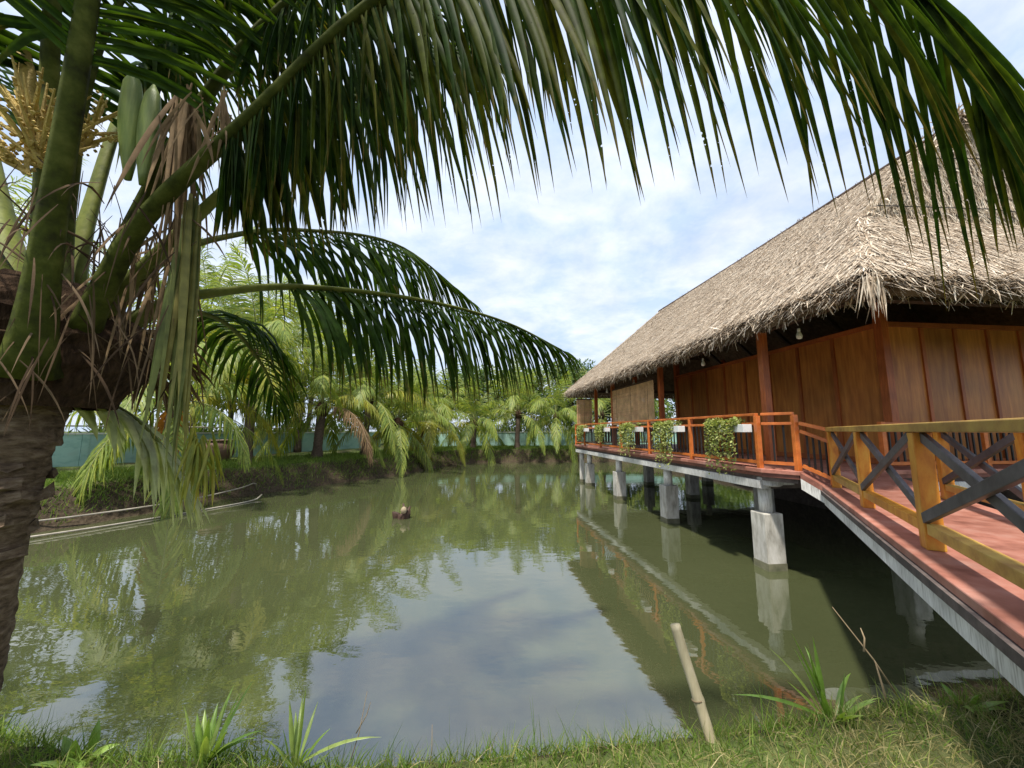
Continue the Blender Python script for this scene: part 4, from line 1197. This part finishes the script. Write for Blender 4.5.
far_palm('coconut_palm', (-3.0, 29.6), 1.9, (0.1, 0.0), 20, 4.37, 205, 'coconut palm at the corner of the far bank', special={12: Yw, 14: Yw}, el=(85, -25), trunk_r=0.2)
far_palm('coconut_palm', (0.4, 30.0), 2.6, (0.1, -0.1), 21, 4.78, 206, 'coconut palm with upright pale fronds in the middle of the far bank', special={13: Yw, 15: Yw}, el=(85, -20), trunk_r=0.2, az0=2.0)
far_palm('coconut_palm', (3.6, 30.4), 2.4, (-0.1, 0.0), 19, 4.51, 207, 'coconut palm on the far bank left of the house end', special={13: Yw}, el=(85, -25), trunk_r=0.18)
far_palm('coconut_palm', (7.2, 30.6), 2.6, (0.0, 0.0), 18, 4.65, 208, 'coconut palm seen through the open end of the veranda', el=(80, -35), trunk_r=0.18, pairs=30)
far_palm('coconut_palm', (-16.4, 19.6), 7.0, (0.4, -0.2), 20, 4.92, 209, 'tall pale coconut palm rising behind the teal wall, nearest the big palm', el=(85, -15), trunk_r=0.16)
far_palm('coconut_palm', (-13.9, 26.0), 6.8, (0.3, 0.2), 20, 5.05, 210, 'tall pale coconut palm behind the bend of the teal wall', el=(85, -15), trunk_r=0.16, az0=0.7)
far_palm('coconut_palm', (-8.2, 33.4), 3.6, (0.1, 0.0), 19, 4.78, 211, 'coconut palm beyond the far end of the teal wall', el=(80, -40), trunk_r=0.16, az0=1.3)
far_palm('coconut_palm', (-17.5, 11.0), 6.5, (0.4, 0.0), 18, 4.65, 212, 'coconut palm behind the near stretch of the teal wall', el=(85, -15), trunk_r=0.16, az0=1.9)

far_palm('coconut_palm', (-10.5, 15.2), 4.2, (0.3, -0.2), 20, 4.3, 213, 'pale coconut palm right behind the hanging broken frond', special={9: Yw, 14: Yw, 18: Yw}, el=(85, -5), trunk_r=0.17, az0=0.2)
far_palm('coconut_palm', (-8.0, 20.9), 3.0, (0.2, -0.2), 20, 4.3, 214, 'pale coconut palm between the stump-like palm and the squat palm', special={12: Yw, 16: Yw}, el=(85, -12), trunk_r=0.18, az0=2.2)
far_palm('coconut_palm', (-5.6, 25.6), 2.4, (0.2, -0.1), 20, 4.2, 215, 'yellowing coconut palm where the left bank meets the far bank', special={8: Yw, 12: Yw, 15: Yw, 17: Yw, 19: Dd}, el=(85, -45), trunk_r=0.2, az0=1.1)
far_palm('coconut_palm', (-12.6, 22.6), 6.6, (0.3, 0.0), 18, 4.4, 216, 'tall coconut palm leaning over the left teal wall', el=(85, -15), trunk_r=0.16, az0=0.9)

# ------------------------------------------------------------------ broadleaf trees behind
def tree(loc, h, rad, seed, label, mat='tree_leaf', nl=9000):
    r_ = np.random.default_rng(seed)
    rr = random.Random(seed)
    x, y = loc
    z0 = float(height(np.array(float(x)), np.array(float(y)))) - 0.05
    e = empty('broadleaf_tree', (x, y, z0), 0, label=label, cat='tree', group='trees beyond the wall')
    q = MB()
    q.tube([(0, 0, -0.1), (0.05, 0.02, h * 0.3), (0.1, 0.0, h * 0.6)], [0.2, 0.15, 0.08], 8)
    cl = []
    for k in range(34):
        a = k * 2.4
        f = rr.uniform(0.0, 1.0)
        rad_ = rad * math.sqrt(rr.uniform(0.05, 1)) * (1.1 - 0.6 * f)
        c = Vector((math.cos(a) * rad_, math.sin(a) * rad_, h * (0.32 + 0.62 * f)))
        cl.append(c)
        if k < 9:
            q.tube([(0.05, 0, h * 0.28 + k * 0.03 * h), tuple(c * 0.6 + Vector((0, 0, h * 0.12))), tuple(c)], [0.07, 0.04, 0.015], 5)
    q.build('trunk', 'bark', e, True)
    ci = r_.integers(0, len(cl), nl)
    C = np.array([tuple(c) for c in cl])[ci]
    off = r_.normal(0, 1, (nl, 3))
    off = unit(off) * (r_.random(nl) ** 0.4)[:, None] * np.array([1, 1, 0.75]) * rad * 0.36
    b_ = C + off
    d = unit(off) + r_.normal(0, 0.7, (nl, 3)) + np.array([0, 0, -0.3])
    V = blades(b_, d, r_.normal(0, 0.5, (nl, 3)) + np.array([0, 0, 1.0]), r_.uniform(0.2, 0.42, nl), r_.uniform(0.10, 0.19, nl), np.full(nl, 0.4), 2, 0.15, prof=lambda t_: (0.25, 1.0, 0.1)[int(round(t_ * 2))], flat=True)
    obj_from('crown', blade_mesh('crown', V, 2), mat, e)
trees = [((-22, 15), 9.0, 4.2, 0), ((-18.5, 25), 8.5, 4.2, 1), ((-13.5, 34), 7.0, 3.6, 0), ((-8.8, 37), 7.2, 3.4, 1), ((-4.0, 37.0), 7.6, 3.6, 0), ((0.8, 38), 7.4, 3.6, 1), ((5.6, 37.0), 8.0, 3.8, 0), ((11, 37.0), 7.4, 3.6, 1), ((17.5, 36.5), 7.0, 3.5, 0), ((25.5, 33.0), 6.5, 3.5, 0), ((28, 24.0), 6.5, 3.5, 1)]
tl = ['dark rounded tree far left behind the teal wall', 'light green tree behind the teal wall among tall palms', 'dark green tree beyond the bend of the wall', 'light green tree beyond the left corner of the far bank', 'dark green tree behind the far bank, left of centre',
      'light green tree behind the middle of the far bank', 'dark green tree just left of the house end', 'light green tree behind the far veranda', 'dark green tree hidden behind the house', 'dark green tree right of the pond behind the house', 'light green tree right of the pond behind the house']
for (loc, h, rd, kd), lab in zip(trees, tl):
    tree(loc, h, rd, int(loc[0] * 7 + 900), lab, 'tree_leaf_b' if kd else 'tree_leaf')

# shrubs packed along the outer side of the wall
def shrubs(path, n_, hgt, depth_, seed, label):
    r_ = np.random.default_rng(seed)
    p_ = np.array(path, float)
    sl = np.concatenate([[0], np.cumsum(np.linalg.norm(np.diff(p_, axis=0), axis=1))])
    nc = int(sl[-1] * 2.2)
    t_ = r_.random(nc) * sl[-1]
    C = np.stack([np.interp(t_, sl, p_[:, 0]), np.interp(t_, sl, p_[:, 1])], 1) + r_.normal(0, depth_, (nc, 2))
    hz = hgt * (0.55 + 0.45 * r_.random(nc)) * (0.7 + 0.3 * np.sin(t_ * 0.7) * np.sin(t_ * 1.9))
    ci = r_.integers(0, nc, n_)
    off = unit(r_.normal(0, 1, (n_, 3))) * (r_.random(n_) ** 0.4)[:, None] * np.array([0.9, 0.9, 1.0])
    b_ = np.stack([C[ci, 0] + off[:, 0], C[ci, 1] + off[:, 1], 0.9 + hz[ci] * (0.5 + 0.5 * off[:, 2])], 1)
    V = blades(b_, off + r_.normal(0, 0.7, (n_, 3)), r_.normal(0, 0.5, (n_, 3)) + np.array([0, 0, 1.0]), r_.uniform(0.2, 0.45, n_), r_.uniform(0.06, 0.13, n_), np.full(n_, 0.6), 2, 0.15, prof=lambda q: (0.25, 1.0, 0.1)[int(round(q * 2))], flat=True)
    obj_from('shrubs', blade_mesh('shrubs', V, 2), 'tree_leaf_b', None, label=label, cat='shrubs', kind='stuff')
shrubs([(-23, 8), (-18.5, 16), (-15.6, 22.5), (-13, 31)], 22000, 3.0, 1.0, 301, 'tangled light green shrubs behind the left teal wall')
shrubs([(16.5, 3), (16.0, 16), (15.5, 30)], 14000, 2.6, 0.9, 303, 'dense shrubs added right of the house as dark backing under the deck')  # added to close off the bright view beneath the deck
shrubs([(-11.5, 35.0), (4, 36.5), (26, 35.5)], 30000, 4.4, 1.0, 302, 'tangled light green shrubs behind the far wall')

# ------------------------------------------------------------------ teal wall
def wall(path, label, name='boundary_wall'):
    o = (path[0][0], path[0][1], 0)
    e = empty(name, (o[0], o[1], 0.9), 0, label=label, cat='wall')
    oo = (o[0], o[1], 0.9)
    for a, b_ in zip(path[:-1], path[1:]):
        A, B_ = Vector((*a, 0)), Vector((*b_, 0))
        n_ = max(1, round((B_ - A).length / 3.0))
        for i in range(n_):
            p0, p1 = A.lerp(B_, i / n_), A.lerp(B_, (i + 1) / n_)
            d = (p1 - p0).normalized()
            MB().beam(p0 + d * 0.1 + Vector((0, 0, 1.36)), p1 - d * 0.1 + Vector((0, 0, 1.36)), 0.14, 1.62).build('panel', 'teal', e, off=oo)
            MB().beam(p0 + Vector((0, 0, 2.205)), p1 - d * 0.004 + Vector((0, 0, 2.205)), 0.22, 0.06).build('coping', 'coping', e, off=oo)
            MB().box((p0.x, p0.y, 1.36), (0.19, 0.19, 1.625), math.atan2(d.y, d.x)).build('pier', 'teal', e, off=oo)
    return e
wall([(-20.5, 4.0), (-15.8, 14.2), (-13.3, 20.5), (-10.6, 31.0)], 'teal painted boundary wall with pale coping along the left bank')
wall([(-10.4, 32.2), (4, 34.0), (24, 33.0)], 'teal painted boundary wall with pale coping behind the far bank')
pp, _ = spline([(-20.3, 4.2, 2.50), (-15.6, 14.3, 2.48), (-13.1, 20.6, 2.46), (-10.5, 30.8, 2.44)], 30)
pipe = MB()
pipe.tube([tuple(q) for q in pp], 0.03, 6)
for q in pp[::3]:
    pipe.tube([(q[0], q[1], 2.24), (q[0], q[1], q[2])], 0.02, 5)
pipe.build('wall_pipe', 'pipe', None, True, label='thin pale pipe running along the top of the left teal wall', cat='pipe')

# ------------------------------------------------------------------ things on the banks
def jar(loc, label):
    x, y = loc
    z0 = float(height(np.array(float(x)), np.array(float(y)))) - 0.04
    e = empty('clay_jar', (x, y, z0), 0, label=label, cat='jar')
    MB().lathe([(0, 0.36), (0.08, 0.42), (0.35, 0.55), (0.62, 0.56), (0.80, 0.47), (0.86, 0.44)], 24).build('body', 'clay', e, True)
    MB().lathe([(0.85, 0.45), (0.90, 0.50), (0.94, 0.49), (0.94, 0.42), (0.70, 0.42)], 24).build('rim', 'clay', e, True)
jar((-12.7, 16.7), 'big brown clay water jar standing against the teal wall')

def ground_pipe(pts_, label):
    P_, _ = spline(pts_, 30)
    MB().tube([tuple(q) for q in P_], 0.02, 8).build('drain_pipe', 'pipe', None, True, label=label, cat='pipe')
ground_pipe([(-11.6, 8.2, 0.26), (-10.6, 9.6, 0.24), (-9.75, 11.6, 0.25), (-9.3, 13.3, 0.36), (-9.25, 14.0, 0.45), (-9.35, 14.2, 0.22)], 'pale plastic pipe lying along the foot of the left bank')
ground_pipe([(-10.7, 7.8, 0.06), (-9.75, 9.6, 0.03), (-8.95, 11.6, 0.02), (-8.55, 12.9, 0.03), (-8.65, 13.5, 0.12)], 'thin pale pipe lying in the water below the bank')

# floating stump with a pale husk
e = empty('driftwood_stump', (-2.95, 10.5, -0.1), 0, label='dark driftwood stump with a pale husk sticking out of the pond', cat='driftwood')
q = MB()
rr = random.Random(4)
for k in range(9):
    a = rr.uniform(0, 6.28)
    q.tube([(0.10 * math.cos(a), 0.08 * math.sin(a), -0.15), (0.17 * math.cos(a), 0.14 * math.sin(a), 0.18), (0.24 * math.cos(a + 0.3), 0.20 * math.sin(a + 0.3), rr.uniform(0.2, 0.46))], [0.10, 0.07, 0.02], 7)
q.build('stump', 'dark_wood', e, True)
q = MB()
q.lathe([(-0.09, 0.02), (-0.07, 0.055), (0, 0.085), (0.06, 0.06), (0.09, 0.02)], 12, (0.10, -0.16, 0.33))
q.build('husk', 'shell', e, True)

# bamboo pole
b0, b1 = Vector((1.03, 2.12, 0.62)), Vector((0.90, 2.28, 1.30))
e = empty('bamboo_pole', b0, 0, label='short cut bamboo pole leaning left on the near bank', cat='pole')
mb = MB()
N = 26
P_, rad = [], []
for k in range(N):
    t_ = k / (N - 1)
    P_.append((b1 - b0) * (t_ * 1.02 - 0.12) + Vector((0.006 * math.sin(t_ * 5), 0, 0)))
    nd = min(abs(t_ - 0.14), abs(t_ - 0.52), abs(t_ - 0.9))
    rad.append(0.027 + 0.004 * math.exp(-(nd / 0.015) ** 2))
mb.tube(P_, rad, 14)
mb.build('culm', 'bamboo', e, True)
d = (b1 - b0).normalized()
for t_ in (0.14, 0.52):
    c = (b1 - b0) * (t_ * 1.02 - 0.12)
    MB().tube([c - d * 0.004, c + d * 0.004], 0.0318, 14).build('node', 'twig', e, True)

# lily clumps: long arching strap leaves, each a part
def clump(name, loc, n_, ln_, w, seed, label, spread=0.75, mat='lily', cat='plant', extra=None, droop=0.9):
    x, y = loc
    z0 = float(height(np.array(float(x)), np.array(float(y)))) - 0.02
    e = empty(name, (x, y, z0), 0, label=label, cat=cat)
    r_ = np.random.default_rng(seed)
    a = r_.uniform(0, 2 * math.pi, n_)
    el = r_.uniform(0.55, 1.45, n_)
    d = np.stack([np.cos(a) * np.cos(el) * spread, np.sin(a) * np.cos(el) * spread, np.sin(el)], 1)
    b_ = np.stack([np.cos(a), np.sin(a), np.zeros(n_)], 1) * 0.025
    L_ = ln_ * r_.uniform(0.55, 1.05, n_)
    if extra:
        d = np.vstack([d, np.array([q[0] for q in extra], float)]); b_ = np.vstack([b_, np.zeros((len(extra), 3))])
        L_ = np.concatenate([L_, [q[1] for q in extra]])
        n_ += len(extra)
    V = blades(b_, d, np.stack([-d[:, 0], -d[:, 1], np.full(n_, 0.8)], 1), L_, w * r_.uniform(0.75, 1.15, n_), droop * r_.uniform(0.4, 1.3, n_), 7, 0.45,
               prof=lambda t_: 0.35 + 1.5 * t_ if t_ < 0.4 else max(0.02, 0.95 * (1 - ((t_ - 0.4) / 0.6) ** 1.7)))
    fc = blade_faces(1, 7)
    for i in range(n_):
        obj_from('leaf', np_mesh('leaf', V[i].reshape(-1, 3), fc), mat, e)
clump('lily_plant', (1.78, 2.32), 18, 0.40, 0.034, 81, 'tall clump of strap leaves on the near bank below the bridge', extra=[((-0.9, 0.05, 0.45), 0.55), ((-0.35, 0.0, 1.0), 0.5), ((0.0, 0.0, 1.0), 0.48)])
clump('lily_plant', (-1.52, 2.08), 14, 0.36, 0.036, 82, 'bright upright clump of strap leaves on the left of the near bank')
clump('lily_plant', (-1.05, 2.06), 10, 0.30, 0.026, 83, 'low spreading clump of narrow leaves beside the upright one', 1.0, extra=[((0.8, 0.1, 0.45), 0.42), ((0.05, 0, 1), 0.36)])
clump('lily_plant', (2.62, 2.42), 7, 0.20, 0.05, 84, 'small low broad leaves under the bridge edge at right', 1.2)
clump('seedling', (-2.16, 2.12), 8, 0.2, 0.06, 85, 'small broad leaved seedling beside the near palm trunk', 1.1)
# dry twig stems
def twig(pts_, label, r0=0.006):
    o = Vector(pts_[0][0])
    e = empty('dry_stem', o, 0, label=label, cat='stem')
    for k, (a, b_) in enumerate(pts_):
        a, b_ = Vector(a) - o, Vector(b_) - o
        m_ = a.lerp(b_, 0.5) + Vector((0.015, 0, 0.01))
        MB().tube([a, m_, b_], [r0, r0 * 0.8, r0 * 0.4], 5).build('stem' if k == 0 else 'side_shoot', 'twig', e, True)
twig([((2.35, 2.45, 0.62), (1.98, 2.50, 1.22)), ((2.12, 2.47, 0.98), (2.14, 2.5, 1.10))], 'long bare twig leaning left beside the bridge')
twig([((2.14, 2.38, 0.62), (2.10, 2.38, 0.98))], 'short straight dry stem beside the long twig', 0.008)
twig([((-0.82, 2.08, 0.6), (-0.74, 2.12, 0.98)), ((-0.78, 2.10, 0.8), (-0.72, 2.12, 0.93))], 'thin seed stem standing alone on the near bank', 0.003)
twig([((-0.42, 2.06, 0.6), (-0.40, 2.1, 0.84))], 'short thin stem in the middle of the near bank', 0.003)

# ------------------------------------------------------------------ grass
def grass(name, n_, box, seed, ln_, w, mat, label, fn=None, lean=0.45, droop=1.0, nseg=3):
    r_ = np.random.default_rng(seed)
    x, y = r_.uniform(box[0], box[1], n_), r_.uniform(box[2], box[3], n_)
    d = pond_dist(x, y)
    keep = d > 0.02
    if fn is not None:
        keep &= fn(x, y, d, r_)
    x, y = x[keep], y[keep]
    n_ = len(x)
    z = height(x, y) - 0.015
    b_ = np.stack([x, y, z], 1)
    dd = np.stack([r_.normal(0, lean, n_), r_.normal(0, lean, n_), np.ones(n_)], 1)
    L_ = r_.uniform(ln_[0], ln_[1], n_) * r_.uniform(0.6, 1.0, n_)
    V = blades(b_, dd, np.stack([r_.normal(0, 1, n_), r_.normal(0, 1, n_), np.full(n_, 0.2)], 1), L_, r_.uniform(w[0], w[1], n_), r_.uniform(0.2, 1.0, n_) * droop * 1.6, nseg, 0.2, prof=lambda t_: max(0.03, 1 - t_ ** 1.5), flat=True)
    return obj_from(name, blade_mesh(name, V, nseg), mat, None, label=label, cat='grass', kind='stuff')
def patch(x, y):
    return 0.5 + 0.28 * np.sin(x * 2.3 + 1) * np.sin(y * 3.1) + 0.22 * np.sin(x * 6.1) * np.sin(y * 7.3 + 1)
def dry_share(x, y, d):
    return np.clip(0.30 + 0.30 * np.clip(x / 2.5, -0.6, 1) + 0.75 * np.clip((d - 0.42) / 0.5, -0.4, 0.8), 0.04, 0.93)
grass('grass', 110000, (-3.6, 4.6, 0.6, 3.4), 91, (0.05, 0.18), (0.003, 0.008), 'grass', 'short green grass along the edge of the near bank', lambda x, y, d, r_: r_.random(len(x)) > dry_share(x, y, d) * (0.6 + 0.6 * patch(x, y)), 0.5)
grass('dry_grass', 100000, (-3.6, 4.6, 0.6, 3.4), 92, (0.06, 0.20), (0.002, 0.006), 'grass_dry', 'dry straw coloured grass on the near bank', lambda x, y, d, r_: r_.random(len(x)) < dry_share(x, y, d) * (0.5 + 0.7 * patch(x, y)), 0.9, 1.4)
grass('grass', 900, (-3.4, 3.6, 2.0, 3.1), 93, (0.16, 0.34), (0.003, 0.006), 'grass', 'scattered tall thin grass stems at the water edge', lambda x, y, d, r_: d < 0.5, 0.22, 0.5)
def far_ok(x, y, d, r_): return (d < 3.6) & (d > 0.1) & (r_.random(len(x)) < (0.45 + 0.8 * patch(x * 0.5, y * 0.4)) * np.clip(d * 2.6, 0.2, 1))
grass('grass', 150000, (-17, -3, 7, 30), 94, (0.10, 0.34), (0.012, 0.028), 'grass', 'rough grass on the left bank below the teal wall', far_ok, 0.5, 1.0, 2)
grass('grass', 50000, (-5, 22, 28, 32.5), 95, (0.10, 0.34), (0.015, 0.03), 'grass', 'rough grass on the far bank', far_ok, 0.5, 1.0, 2)
